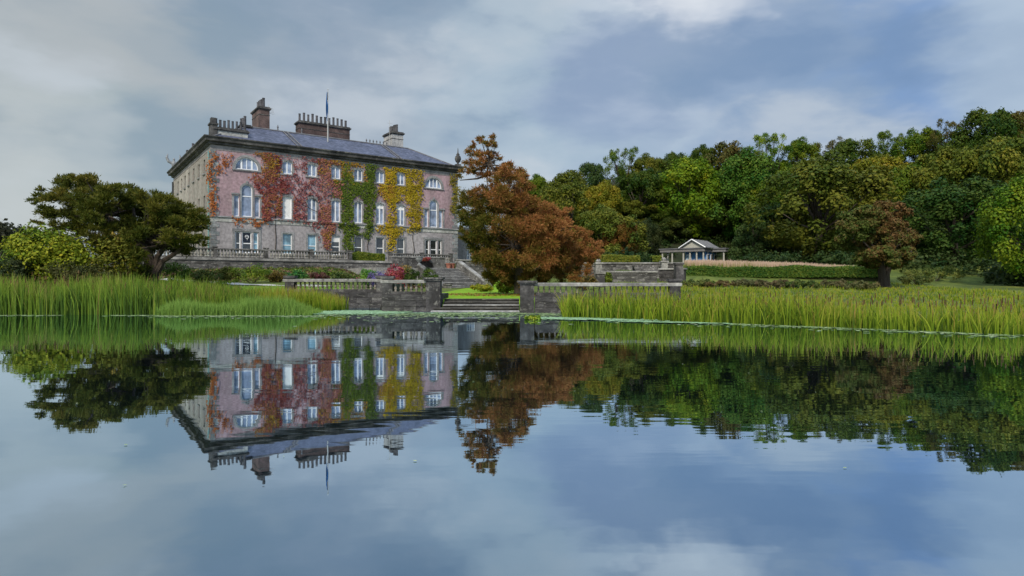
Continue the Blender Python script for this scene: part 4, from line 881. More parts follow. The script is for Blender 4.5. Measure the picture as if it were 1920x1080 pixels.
def crown_mesh(name, kind, seed):
    rg = np.random.default_rng(seed); cen, rad = [], []
    if kind == 'cone':
        for i in range(84):
            z = 0.1 + 0.88 * rg.random() ** 1.15; R = 0.5 * (1 - (z - 0.06)) ** 0.8 + 0.02; a = rg.uniform(0, 6.28); r = R * (0.35 + 0.6 * rg.random() ** .5)
            cen.append((r * math.cos(a), r * math.sin(a), z)); rad.append(0.055 + 0.06 * (1 - z) + 0.02 * rg.random())
    elif kind == 'airy':
        for i in range(46):
            a = rg.uniform(0, 6.28); z = 0.42 + 0.52 * rg.random(); R = 0.5 * math.sqrt(max(0.02, 1 - ((z - .66) / .36) ** 2)); r = R * rg.random() ** .45
            cen.append((r * math.cos(a), r * math.sin(a), z)); rad.append(rg.uniform(0.05, 0.10))
    elif kind == 'dome':
        for i in range(80):
            a = rg.uniform(0, 6.28); u = rg.random(); z = 0.34 + 0.52 * u; R = 0.5 * math.sqrt(max(0.02, 1 - (u - .12) ** 2 / .80)); r = R * (0.25 + .72 * rg.random() ** .5)
            cen.append((r * math.cos(a), r * math.sin(a), z)); rad.append(rg.uniform(0.07, 0.13))
    else:
        lob = rg.normal(size=(7, 3)); lob /= np.linalg.norm(lob, axis=1, keepdims=True)
        for i in range(96):
            d = rg.normal(size=3); d[2] += 0.25; d /= np.linalg.norm(d)
            R = 0.80 + 0.24 * max(0, float(np.max(lob @ d)) - 0.45) / 0.55 + rg.normal(0, 0.05); q_ = R * (0.45 + 0.55 * rg.random() ** .4)
            low = 0.46 if kind == 'skirt' else 0.38
            cen.append((0.43 * d[0] * q_, 0.43 * d[1] * q_, (0.52 if kind == 'skirt' else 0.57) + low * d[2] * q_)); rad.append(rg.uniform(0.055, 0.125))
    cen, rad = np.array(cen), np.array(rad)
    n = {'airy': 190, 'cone': 210, 'dome': 230}.get(kind, 240); lf = {'airy': 0.0115, 'cone': 0.0135, 'dome': 0.0138}.get(kind, 0.0135)
    V, Q, T = puffs_to_leaves(cen, rad, n, lf, seed + 50, droop=0.35 if kind == 'skirt' else 0.1, flat=0.85 if kind != 'skirt' else 1.1, tjit=0.13)
    me = np_mesh(name, V, 4, Q, T); me.materials.append(M['leaf'])
    tm = MB(); h = 0.6 if kind != 'cone' else 0.9
    tm.tube([(0, 0, -0.03), (0.01, 0, 0.15), (-0.01, .01, 0.35), (0, 0, h)], [0.04, 0.028, 0.022, 0.008], 7)
    for i in rg.choice(len(cen), 16 if kind != 'airy' else 40, replace=False):
        c = cen[i]; z0 = max(0.12, c[2] * rg.uniform(.35, .6)); tm.tube([(0, 0, z0), (c[0] * .5, c[1] * .5, (z0 + c[2]) / 2 - .02), tuple(c)], [0.012, 0.008, 0.003], 5)
    t = tm.mesh('trunk'); t.materials.append(M['bark'])
    return me, t
KIT = {}
for kind, ns in (('round', 3), ('skirt', 3), ('dome', 2), ('cone', 2), ('airy', 2)):
    KIT[kind] = [crown_mesh('crown', kind, 100 + 10 * ns + i + hash_ * 7) for i, hash_ in ((i, len(kind) + i) for i in range(ns))]
cnt = {}
def tree(name, px, top, wpx, d, kind, colr, label, group='trees on the wooded slope', base=None, wide=1.25):
    x = (px - 960) / F * d; zg = float(ground(x, d)) - 0.15
    if base is not None: zg = HC + (YH - base) * d / F
    h = HC + (YH - top) * d / F - zg; w = wpx / F * d
    i = cnt.get(kind, 0); cnt[kind] = i + 1
    cm, tmh = KIT[kind][i % len(KIT[kind])]
    r = empty(name, (x, d, zg), 0); tag(r, label, 'tree', group)
    w *= wide; ch = h if kind == 'cone' else min(h, (1.9 if kind == 'skirt' else 1.35) * w)
    c = link('crown', cm, None, r, (0, 0, h - ch), rz=(i * 2.4) % 6.28); c.scale = (w, w, ch * 0.985); c.color = (*colr, 1)
    t = link('trunk', tmh, None, r, rz=(i * 2.4) % 6.28); s = max(w, h * 0.45); t.scale = (w, w, h)
    return r
DG, MG, BG, OL, YO, BR, BL = (0.052, 0.082, 0.008), (0.085, 0.130, 0.009), (0.135, 0.200, 0.010), (0.105, 0.118, 0.013), (0.18, 0.165, 0.012), (0.088, 0.080, 0.017), (0.042, 0.074, 0.018)
T = [
 # skyline row
 ('broadleaf_tree', 1016, 326, 70, 120, 'round', MG, 'small green tree just right of the rust coloured tree top'),
 ('pine_tree', 1064, 308, 105, 112, 'dome', OL, 'olive flat topped tree at the left end of the wooded skyline'),
 ('broadleaf_tree', 1108, 297, 64, 132, 'dome', BL, 'small blue green dome rising on the left part of the skyline'),
 ('broadleaf_tree', 1170, 271, 62, 132, 'airy', MG, 'thin topped airy tree standing tallest on the left skyline'),
 ('broadleaf_tree', 1219, 283, 62, 130, 'round', OL, 'brownish rounded tree right of the thin topped airy tree'),
 ('broadleaf_tree', 1264, 286, 66, 128, 'round', DG, 'dark tree on the skyline above the bright pyramidal tree'),
 ('broadleaf_tree', 1318, 272, 58, 120, 'round', DG, 'dark green shoulder left of the big brown green dome'),
 ('broadleaf_tree', 1362, 256, 100, 118, 'dome', BR, 'big brown green dome in the middle of the skyline'),
 ('broadleaf_tree', 1441, 249, 66, 120, 'airy', BG, 'pale see-through tree on the skyline right of the brown green dome'),
 ('broadleaf_tree', 1498, 254, 62, 118, 'round', MG, 'rounded skyline tree just right of the pale see-through tree'),
 ('broadleaf_tree', 1557, 258, 52, 116, 'airy', BR, 'small bare looking brown tree on the skyline'),
 ('broadleaf_tree', 1602, 247, 92, 112, 'dome', DG, 'broad dark skyline tree above the drooping olive tree'),
 ('broadleaf_tree', 1668, 243, 56, 112, 'airy', MG, 'narrow airy tree right of the broad dark skyline tree'),
 ('broadleaf_tree', 1722, 240, 78, 104, 'round', MG, 'mid green skyline tree left of the crooked sparse tree'),
 ('sparse_tree', 1775, 223, 56, 100, 'airy', BR, 'crooked sparse dark tree beside the tallest dark dome'),
 ('broadleaf_tree', 1846, 191, 120, 96, 'dome', DG, 'tallest dark dome on the right of the skyline'),
 ('broadleaf_tree', 1918, 194, 90, 96, 'dome', BR, 'dark brown crown at the right end of the skyline'),
 # middle of the slope
 ('pine_tree', 1066, 348, 130, 98, 'cone', OL, 'grey olive conifer behind the right edge of the rust coloured tree'),
 ('broadleaf_tree', 1128, 338, 80, 106, 'round', YO, 'yellow olive tree above the orange autumn shrub'),
 ('broadleaf_tree', 1142, 388, 110, 90, 'skirt', (0.11, 0.135, 0.018), 'light yellow green rounded tree above the clipped hedge'),
 ('broadleaf_tree', 1200, 310, 90, 114, 'round', DG, 'dark green tree between the yellow olive and bright pyramidal trees'),
 ('broadleaf_tree', 1246, 322, 80, 120, 'skirt', BL, 'deep shaded tree just left of the bright pyramidal tree'),
 ('broadleaf_tree', 1292, 301, 120, 112, 'skirt', BG, 'bright green pyramidal tree standing over the pavilion'),
 ('broadleaf_tree', 1400, 288, 130, 110, 'skirt', (0.07, 0.135, 0.016), 'fresh green broad tree below the big brown green dome'),
 ('broadleaf_tree', 1352, 345, 100, 120, 'round', DG, 'dark tree in shade straight behind the pavilion roof'),
 ('broadleaf_tree', 1465, 310, 90, 104, 'round', MG, 'green tree between the fresh green and the drooping olive trees'),
 ('drooping_tree', 1535, 288, 205, 82, 'skirt', (0.098, 0.115, 0.014), 'very large drooping olive tree in the middle of the slope'),
 ('broadleaf_tree', 1640, 278, 115, 98, 'round', YO, 'yellowish tree right of the large drooping olive tree'),
 ('broadleaf_tree', 1700, 305, 110, 92, 'round', MG, 'mid green tree behind the two coloured lone tree'),
 ('broadleaf_tree', 1770, 266, 130, 88, 'round', (0.088, 0.112, 0.012), 'olive brown tree below the crooked sparse tree'),
 ('broadleaf_tree', 1868, 236, 150, 82, 'round', (0.105, 0.125, 0.013), 'olive yellow tree below the tallest dark dome'),
 ('broadleaf_tree', 1790, 340, 170, 66, 'skirt', (0.044, 0.084, 0.014), 'dark green chestnut with low hanging skirts on the right'),
 ('broadleaf_tree', 1940, 318, 150, 50, 'skirt', (0.098, 0.165, 0.010), 'vivid green tree cut off by the right edge'),
 ('conifer', 1412, 398, 80, 90, 'cone', BL, 'blue green conifer right of the pavilion'),
 ('yew_tree', 1204, 408, 60, 98, 'skirt', (0.036, 0.05, 0.014), 'dark narrow yew left of the pavilion'),
 ('autumn_tree', 1164, 412, 56, 88, 'skirt', (0.16, 0.085, 0.018), 'small orange autumn tree above the clipped hedge'),
 ('broadleaf_tree', 1258, 405, 76, 112, 'skirt', (0.06, 0.085, 0.018), 'green bushy tree directly left of the pavilion roof'),
 ('broadleaf_tree', 1455, 372, 90, 92, 'skirt', (0.036, 0.072, 0.016), 'shaded green tree at the left foot of the drooping olive tree'),
 ('broadleaf_tree', 1628, 400, 110, 74, 'skirt', (0.055, 0.08, 0.012), 'dark bushy tree behind the two coloured lone tree, left side'),
 ('broadleaf_tree', 1712, 400, 110, 76, 'skirt', (0.048, 0.075, 0.012), 'dark bushy tree behind the two coloured lone tree, right side'),
 ('broadleaf_tree', 1870, 380, 120, 72, 'skirt', (0.04, 0.066, 0.012), 'dark tree between the chestnut and the vivid green tree'),
]
for t_ in T: tree(*t_)
# the wood beyond, which closes the gaps between the crowns
for i in range(44):
    px = 1010 + (i % 22) * 45 + random.uniform(-10, 10); d = (130 if i < 22 else 112) + random.uniform(0, 16) - max(0, (px - 1500)) * 0.04
    sky_y = np.interp(px, [1000, 1170, 1300, 1450, 1600, 1720, 1850, 1960], [345, 310, 300, 280, 272, 262, 228, 222])
    tree('woodland_tree', px, sky_y + (random.uniform(6, 40) if i < 22 else random.uniform(45, 95)), 100, d, random.choice(['round', 'skirt', 'dome']), random.choice([DG, MG, BL, OL, DG, MG]), 'dark tree far back in the wood, seen between nearer crowns', 'far trees of the wood')

def custom_tree(name, label, d, base, puffs, trunk_pts, limbs, mat, colr=None, n_per=150, leaf=0.1, seed=1, dz=3.0, cat='tree', bark='bark', flat=0.8, up=0.35, droop=0.1, asp=0.5, tr=0.35, group=None, twigs=True, spray=0.0, fuzz=.1, squash=.75):
    """puffs: (px, py, radius px, depth offset m[, tint]); laid out at real distance d"""
    rg = np.random.default_rng(seed); x0 = at(base[0], base[1], d); cen, rad, tb = [], [], []
    for p in puffs:
        c = at(p[0], p[1], d + p[3]); cen.append(c - x0); rad.append(p[2] / F * (d + p[3])); tb.append(p[4] if len(p) > 4 else rg.normal(0.45, 0.13))
    cen, rad = np.array([tuple(c) for c in cen]), np.array(rad)
    # each puff breaks up into smaller clumps so the outline stays ragged
    sub, sr, stb = [], [], []
    for c, r, t in zip(cen, rad, tb):
        m_ = 8
        dd = rg.normal(size=(m_, 3)); dd /= np.linalg.norm(dd, axis=1, keepdims=True); rr = rg.random(m_) ** .4
        for k in range(m_): sub.append(c + dd[k] * rr[k] * r * np.array([.85 + (.75 - squash) * .7, .85, squash])); sr.append(r * rg.uniform(.34, .58)); stb.append(t + rg.normal(0, .08))
    V, Q, Tt = puffs_to_leaves(np.array(sub), np.array(sr), n_per, leaf, seed + 1, up, droop, 0.5, flat, asp, stb, spray=spray, fuzz=fuzz)
    r = empty(name, x0); tag(r, label, cat, group)
    me = np_mesh('crown', V, 4, Q, Tt); me.materials.append(mat); c = link('crown', me, None, r)
    if colr: c.color = (*colr, 1)
    tm = MB()
    for pts, ra in trunk_pts: tm.tube([at(p[0], p[1], d + (p[2] if len(p) > 2 else 0)) - x0 for p in pts], ra, 8)
    tm.build('trunk', M[bark], r)
    if limbs:
        lm = MB()
        for l_ in limbs:
            a = np.array(at(l_[0], l_[1], d) - x0)
            dist = np.linalg.norm(cen - a, axis=1)
            for j in np.argsort(dist)[:l_[2]] if l_[2] < len(cen) else range(len(cen)):
                b = cen[j]; md = (a + b) / 2 + rg.normal(0, .12, 3) * dist[j] * .35
                lm.tube([tuple(a), tuple(md), tuple(b)], [tr * .38, tr * .22, tr * .07], 5)
        if twigs:
            for j in range(len(cen)):
                for k in range(7): lm.tube([tuple(cen[j]), tuple(sub[j * 8 + k])], [tr * .09, tr * .035], 4)
        stuff(lm.build('branches', M[bark], r))
    return r
# the windswept tree on the left bank
rg = np.random.default_rng(5)
LP = []
for (px, py, rd) in [(85, 372, 20), (105, 400, 24), (112, 372, 26), (130, 345, 24), (140, 372, 32), (150, 405, 30), (172, 350, 28), (180, 380, 34), (175, 412, 26), (205, 362, 30), (215, 390, 34), (205, 425, 24), (240, 362, 26), (250, 392, 36),
                     (235, 420, 28), (275, 372, 28), (285, 402, 36), (262, 432, 28), (305, 385, 30), (315, 412, 34), (295, 440, 28), (338, 395, 28), (345, 420, 30), (325, 446, 26), (365, 405, 24), (372, 426, 20), (352, 448, 22), (384, 415, 12), (240, 450, 24), (200, 452, 24), (275, 462, 20), (310, 465, 16), (330, 470, 20), (350, 468, 18), (372, 452, 18), (345, 452, 22), (120, 428, 20), (150, 432, 22), (180, 436, 22), (250, 478, 24), (215, 470, 26), (185, 462, 22), (235, 492, 22), (66, 376, 11), (75, 355, 9), (118, 335, 12), (145, 332, 12), (160, 336, 14), (60, 430, 8), (70, 418, 10)]:
    LP.append((px, py, rd, rg.uniform(-2.6, 2.6) * (0.5 + rd / 40), 0.40 + (420 - py) * 0.0022 + rg.normal(0, .1)))  # tint rises with height, putting the lit crown top into the leaf colour
    if rd > 22: LP.append((px + rg.uniform(-12, 12), py + rg.uniform(-8, 8), rd * .8, rg.uniform(-4, 4), 0.42 + rg.normal(0, .1)))
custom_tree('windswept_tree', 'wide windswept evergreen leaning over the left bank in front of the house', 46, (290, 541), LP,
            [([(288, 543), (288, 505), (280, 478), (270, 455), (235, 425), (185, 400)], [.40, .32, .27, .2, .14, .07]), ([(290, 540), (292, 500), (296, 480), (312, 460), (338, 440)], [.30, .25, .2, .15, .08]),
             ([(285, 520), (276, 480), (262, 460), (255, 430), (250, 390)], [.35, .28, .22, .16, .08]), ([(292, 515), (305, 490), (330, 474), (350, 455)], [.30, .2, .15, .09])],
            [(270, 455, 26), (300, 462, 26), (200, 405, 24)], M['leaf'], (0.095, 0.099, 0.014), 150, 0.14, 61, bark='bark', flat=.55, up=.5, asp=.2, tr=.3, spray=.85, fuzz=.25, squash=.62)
# rust coloured bald cypress in the centre
OP = []
def op(px, py, rd, tint, sp=1.0):
    if rd > 17: OP.append((px + rg.uniform(-9, 9), py + rg.uniform(-7, 7), rd * 1.05, rg.uniform(-2.2, 2.2), tint - .04))
    OP.append((px, py, rd, rg.uniform(-1.0, 1.0) * (rd / 12) * sp, tint))
for a in [(902, 262, 10, .62), (890, 272, 10, .6), (915, 268, 10, .55), (925, 260, 9, .5), (928, 275, 9, .55), (884, 288, 12, .62), (905, 288, 14, .62), (922, 292, 12, .62), (878, 305, 12, .58), (898, 308, 15, .66), (920, 308, 14, .62), (936, 298, 8, .6), (945, 312, 10, .6), (872, 322, 11, .5), (890, 322, 12, .6), (912, 322, 14, .66), (935, 322, 14, .68), (862, 330, 7, .4), (956, 318, 14, .62), (972, 325, 14, .58), (985, 335, 12, .6)]: op(*a, sp=.8)
for a in [(950, 335, 20, .66), (972, 345, 20, .66), (930, 345, 16, .62), (992, 352, 14, .55), (915, 358, 16, .55), (895, 360, 16, .6), (940, 365, 24, .62), (970, 372, 24, .68), (995, 378, 18, .66), (880, 378, 18, .42), (905, 382, 22, .40), (935, 392, 24, .48), (965, 398, 26, .62), (1000, 400, 24, .72), (1025, 398, 20, .78), (1048, 402, 16, .8), (1062, 395, 10, .8), (872, 405, 16, .24), (890, 412, 22, .28), (918, 418, 24, .30),
          (948, 425, 26, .48), (980, 428, 28, .62), (1012, 425, 24, .68), (1040, 425, 22, .76), (1062, 425, 18, .8), (1085, 432, 16, .76), (1100, 445, 14, .76), (1118, 458, 12, .74), (868, 435, 12, .2), (888, 445, 20, .26), (912, 452, 24, .34), (940, 458, 26, .44), (970, 460, 28, .52), (1002, 458, 26, .62), (1032, 455, 24, .70), (1060, 455, 22, .74), (1085, 460, 18, .74), (1105, 472, 15, .70),
          (900, 478, 18, .42), (922, 485, 22, .40), (948, 490, 24, .46), (975, 490, 26, .5), (1005, 488, 24, .58), (1032, 485, 22, .62), (1060, 482, 20, .66), (1088, 485, 16, .68), (1108, 490, 10, .66), (915, 508, 16, .34), (938, 512, 18, .40), (962, 515, 20, .42), (988, 515, 20, .46), (1015, 512, 18, .52), (1042, 508, 16, .56), (1066, 505, 14, .6), (1085, 508, 10, .6), (1100, 505, 14, .62), (1115, 482, 12, .68), (1122, 470, 10, .72), (925, 522, 14, .3), (950, 528, 16, .34), (985, 528, 16, .4), (1020, 524, 16, .46), (1050, 522, 16, .5), (1075, 520, 14, .55), (868, 395, 14, .15), (876, 420, 14, .12), (874, 450, 12, .12), (892, 465, 14, .16)]: op(*a)
custom_tree('autumn_cypress', 'rust red and olive autumn conifer standing right of the house', 42, (975, 548), OP,
            [([(975, 550), (972, 500), (962, 430), (948, 370), (925, 320), (910, 265)], [.42, .34, .26, .18, .09, .03]), ([(962, 430), (990, 380), (975, 335)], [.16, .11, .05]), ([(925, 325), (895, 335), (862, 338)], [.08, .06, .025])],
            [(965, 460, 40), (950, 380, 24), (915, 310, 20)], M['rust_leaf'], None, 230, 0.085, 71, flat=.75, up=.3, droop=.2, asp=.22, tr=.18, spray=.45, fuzz=.30)
# lone two-coloured tree on the right bank
CP = []
for (px, py, rd, t_) in [(1600, 405, 18, .25), (1625, 395, 18, .3), (1655, 392, 18, .62), (1682, 402, 18, .66), (1595, 430, 20, .24), (1620, 422, 22, .3), (1648, 418, 22, .55), (1676, 425, 22, .62), (1702, 432, 18, .58), (1590, 455, 16, .22), (1612, 450, 22, .28), (1642, 448, 24, .5), (1672, 452, 24, .56), (1700, 452, 18, .52), (1612, 474, 18, .26), (1640, 474, 20, .46), (1668, 478, 20, .5), (1692, 476, 16, .46), (1716, 445, 8, .5), (1630, 492, 12, .3), (1672, 492, 12, .45), (1650, 496, 14, .38), (1618, 492, 12, .26), (1690, 492, 14, .45), (1708, 470, 14, .5), (1650, 405, 16, .45)]:
    CP.append((px, py, rd * 1.18, rg.uniform(-1.8, 1.8), t_))
custom_tree('lone_tree', 'lone round tree half green and half rust on the right bank', 50, (1655, 542), CP, [([(1656, 545), (1655, 520), (1652, 495), (1650, 460), (1645, 420)], [.42, .32, .27, .2, .1]), ([(1662, 543), (1662, 515), (1670, 490), (1680, 455)], [.3, .25, .2, .08])],
            [(1652, 490, 21)], foliage('two_coloured_leaves', ramp=[(0.0, (0.04, 0.07, 0.015)), (0.3, (0.085, 0.115, 0.022)), (0.5, (0.12, 0.088, 0.025)), (0.8, (0.165, 0.085, 0.033)), (1.0, (0.20, 0.11, 0.04))]), None, 280, 0.10, 81, asp=.5, tr=.3)
# shrubs
def shrub(px, py_top, py_base, wpx, d, colr, label, name='shrub', n=26, leaf=0.07, mat='leaf', seed=None, group='shrubs and border plants', cat='shrub', nper=90, onground=True):
    seed = seed or int(px * 7 + d); rg = np.random.default_rng(seed)
    x = (px - 960) / F * d; zb = HC + (YH - py_base) * d / F
    if onground: zb = min(zb, float(ground(x, d)))
    h = HC + (YH - py_top) * d / F - zb; w = wpx / F * d
    cen = rg.normal(size=(n, 3)); cen /= np.linalg.norm(cen, axis=1, keepdims=True); cen *= (rg.random((n, 1)) ** .4)
    cen = cen * np.array([w * .36, w * .3, h * .34]) + np.array([0, 0, h * .47])
    V, Q, Tt = puffs_to_leaves(cen, rg.uniform(.14, .26, n) * min(w, h) * (1.1 if w < 2.5 * h else 1.35), nper, leaf, seed + 3, .45, 0, .4, .85, .55)
    V[:, 2] = np.maximum(V[:, 2], 0.02)
    r = empty(name, (x, d, zb)); tag(r, label, cat, group)
    me = np_mesh('foliage', V, 4, Q, Tt); me.materials.append(M[mat]); o = link('foliage', me, None, r); o.color = (*colr, 1)
    tm = MB()
    for i in range(5): tm.tube([(0.05 * i - .1, 0.02 * i, -.1), tuple(cen[i] * .9)], [.04, .015], 5)
    tm.build('stem', M['bark'], r)
    return r
shrub(92, 420, 520, 165, 42, (0.21, 0.24, 0.018), 'big yellow green shrub on the left bank', n=80, leaf=.11, nper=150)
shrub(215, 428, 522, 120, 43.5, (0.15, 0.15, 0.018), 'olive yellow shrub beneath the windswept tree', n=44, leaf=.10, nper=110)
shrub(20, 478, 525, 90, 40, (0.03, 0.045, 0.016), 'dark low shrub at the left edge of the photo', n=30, leaf=.08)
shrub(150, 485, 525, 150, 40, (0.075, 0.075, 0.022), 'brownish low thicket in front of the yellow green shrub', n=40, leaf=.07)
shrub(330, 490, 530, 70, 52, (0.09, 0.15, 0.02), 'bright bush right of the windswept tree trunk')
shrub(385, 503, 532, 80, 54, (0.075, 0.10, 0.02), 'low olive bush at the foot of the terrace wall')
shrub(425, 497, 530, 60, 56, (0.085, 0.10, 0.02), 'rounded border bush beside the gravel path')
shrub(475, 494, 531, 95, 56, (0.13, 0.18, 0.018), 'large light green mound below the terrace wall')
shrub(520, 505, 532, 50, 57, (0.12, 0.085, 0.02), 'tawny low plant between two green mounds')
shrub(557, 500, 526, 44, 58, (0.06, 0.17, 0.04), 'fresh green rounded mound below the terrace wall')
shrub(600, 508, 528, 50, 60, (0.10, 0.05, 0.035), 'reddish brown border plants behind the balusters')
shrub(640, 508, 528, 46, 60, (0.07, 0.10, 0.025), 'dull green border plants behind the balusters')
shrub(690, 500, 527, 46, 58, (0.10, 0.22, 0.03), 'bright lime plant clump left of the purple flowers')
shrub(708, 508, 528, 40, 57, (0.15, 0.12, 0.30), 'purple flowering clump behind the balustrade', cat='flowers', name='flower_clump')
shrub(737, 490, 528, 44, 60, (0.36, 0.07, 0.11), 'crimson pink hydrangea left of the garden stair', cat='flowers', name='hydrangea', leaf=.09)
shrub(757, 487, 528, 40, 61, (0.24, 0.19, 0.05), 'mixed pink and gold shrub behind the crimson hydrangea', cat='flowers', name='flower_clump')
shrub(772, 494, 528, 30, 59, (0.045, 0.075, 0.015), 'dark green rounded bush left of the garden stair')
shrub(750, 512, 530, 26, 50, (0.33, 0.06, 0.07), 'low red flowers in front of the dark rounded bush', cat='flowers', name='flower_clump')
shrub(806, 497, 526, 34, 58, (0.06, 0.10, 0.015), 'green bush hiding the left side of the garden stair')
shrub(268, 492, 530, 40, 44.5, (0.055, 0.07, 0.015), 'dark shrub against the windswept tree trunk', n=20)  # added to hide the pale trunk, standing in for the shade there
shrub(905, 530, 548, 55, 52, (0.26, 0.26, 0.02), 'yellow daylily clump at the right foot of the garden stair', cat='flowers', name='daylily_clump')
shrub(948, 530, 546, 46, 47, (0.22, 0.27, 0.02), 'yellow green clump beneath the rust coloured tree')
shrub(800, 482, 490, 26, 83, (0.30, 0.05, 0.05), 'red flowers in front of the terrace balusters', cat='flowers', name='flower_clump', onground=False)
shrub(1137, 508, 535, 24, 54, (0.12, 0.16, 0.02), 'yellow green upright bush by the dark squat post')
shrub(1100, 512, 535, 44, 52, (0.15, 0.11, 0.03), 'tawny bush below the rust coloured tree, right side')
shrub(1000, 590, 602, 40, 24.5, (0.20, 0.27, 0.03), 'water plant tuft at the foot of the right pier', leaf=.05, n=12, onground=False)
def hedge(name, p0, p1, yt, yb, d0, d1, colr, label, depth=1.4, seed=3, leaf=.08, n=9000):
    rg = np.random.default_rng(seed); a, b = at(p0, yt, d0), at(p1, yt, d1); zb = at(p0, yb, d0).z
    L = (b - a).length; u = rg.random(n); f = rg.random(n)
    hgt = (a.z - zb) * (1 + .12 * np.sin(u * L * 1.1) * np.sin(u * L * .37 + 1))
    top = f < .45
    x = u * L; y = np.where(top, rg.uniform(0, depth, n), rg.normal(0, .06, n)); zz = np.where(top, hgt + rg.normal(0, .05, n), rg.random(n) * hgt)
    nr = np.where(top[:, None], [[0, -.2, 1]], [[0, -1, .25]]) + rg.normal(0, .5, (n, 3))
    V, Q = leaf_quads(np.stack([x, y, zz], -1), nr, leaf * rg.uniform(.6, 1.4, n), rg=rg)
    me = np_mesh('foliage', V, 4, Q, np.repeat(.45 + rg.normal(0, .2, n) + .25 * (vnoise(x, y, .8, seed) - .5), 4)); me.materials.append(M['leaf'])
    r = empty(name, (a.x, a.y, zb), math.atan2(b.y - a.y, b.x - a.x)); tag(r, label, 'hedge', 'garden hedges')
    o = link('foliage', me, None, r); o.color = (*colr, 1)
    MB().box(.1, L - .1, .12, depth, -.8, (a.z - zb) * .82).build('stems', M['floor'], r)  # solid dark box filling the hedge behind its leaves, no separate stems
hedge('clipped_hedge', 1116, 1200, 480, 492, 66, 66, (0.14, 0.16, 0.02), 'clipped yellow green hedge on top of the right garden wall')
hedge('clipped_hedge', 1224, 1240, 481, 490, 66, 66, (0.13, 0.16, 0.02), 'short piece of clipped hedge left of the pavilion colonnade', n=2500)
hedge('border_hedge', 1286, 1652, 502, 520, 60, 56, (0.07, 0.125, 0.018), 'long low green hedge under the pink flowering grasses', n=16000)
tmpA, tmpB = P(15.9, 5.2), P(20.6, 5.2)
def pxy(v): return 960 + v.x / v.y * F, YH - (v.z - HC) / v.y * F
hedge('clipped_hedge', pxy(tmpA)[0], pxy(tmpB)[0], 474.5, 489, tmpA.y, tmpB.y, (0.13, 0.17, 0.02), 'green hedge filling the gap in the house terrace balustrade', n=5000, depth=.8)

# ------------------------------------------------------------------ reeds, grasses, floating leaves
def blades(name, x, y, z, h, wdt, mat, seed, bend=.35, seg=4, tip=0.0, tint0=.35, lean=None):
    rg = np.random.default_rng(seed); n = len(x); a = rg.uniform(0, 6.283, n); bd = bend * rg.random(n) ** 1.6 * h
    dx, dy = np.cos(a) * bd, np.sin(a) * bd
    if lean is not None: dx = dx + lean * h
    fa = rg.uniform(-.9, .9, n); sx, sy = np.cos(fa), np.sin(fa)
    if name == 'reeds': tint0 = tint0 + .16 * sm(5, 16, x) - .05
    base_t = tint0 + rg.normal(0, .19, n) + .3 * (vnoise(x + 50, y + 50, .7, seed) - .5); VV, TT = [], []
    for k in range(seg + 1):
        u = k / seg; cx = x + dx * u ** 2.2; cy = y + dy * u ** 2.2; cz = z + h * (u - .12 * (bd / h) * u ** 4 * 2); w = wdt * (1 - .88 * u ** 2.2) / 2
        VV.append(np.stack([cx - sx * w, cy - sy * w, cz], -1)); VV.append(np.stack([cx + sx * w, cy + sy * w, cz], -1))
        tt = base_t + tip * max(0, u - .45) * 1.6; TT += [tt, tt]
    V = np.stack(VV, 1).reshape(-1, 3); Tt = np.stack(TT, 1).reshape(-1); k2 = (seg + 1) * 2
    Q = np.concatenate([np.stack([np.arange(n) * k2 + 2 * k, np.arange(n) * k2 + 2 * k + 1, np.arange(n) * k2 + 2 * k + 3, np.arange(n) * k2 + 2 * k + 2], -1) for k in range(seg)])
    me = np_mesh(name, V, 4, Q, Tt); me.materials.append(M[mat]); return stuff(link(name, me))
def clumped(rg, n, x0, x1, y0f, y1f, cl=260, sp=.35):
    """points in clumps, between front line y0f(x) and back line y1f(x)"""
    cx = rg.uniform(x0, x1, cl); i = rg.integers(0, cl, n); x = np.where(rg.random(n) < .5, cx[i] + rg.normal(0, sp, n), rg.uniform(x0, x1, n)); x = np.clip(x, x0, x1)
    y = y0f(x) + (y1f(x) - y0f(x)) * rg.random(n) ** 1.15 + rg.normal(0, .1, n)
    return x, y
rg = np.random.default_rng(9)
fr = lambda x: np.interp(x, [2.2, 3.0, 6.5, 9.9, 14.5, 22, 40], [25.9, 25.2, 23.0, 20.6, 17.0, 15.0, 14.5])
bk = lambda x: fr(x) + np.interp(x, [1.9, 4, 9, 15, 40], [2.6, 3.4, 4.2, 5.0, 6])
x, y = clumped(rg, 11500, 2.2, 30, fr, bk, 260)
zz = np.minimum(ground(x, y), 0.2); zz = np.maximum(zz, -.25)
topz = np.interp(x, [1.9, 3, 9, 15, 30], [.98, 1.02, 1.0, .94, .96])
hh = (topz - zz) * rg.normal(.86, .17, len(x)) * np.clip(.62 + .30 * vnoise(x, y, .9, 4) + .34 * vnoise(x, y, .33, 6), .5, 1.15)
blades('reeds', x, y, zz, np.clip(hh, .3, 1.55), .036 * rg.uniform(.5, 1.5, len(x)), 'reed', 91, .5, 5, .34, .34)
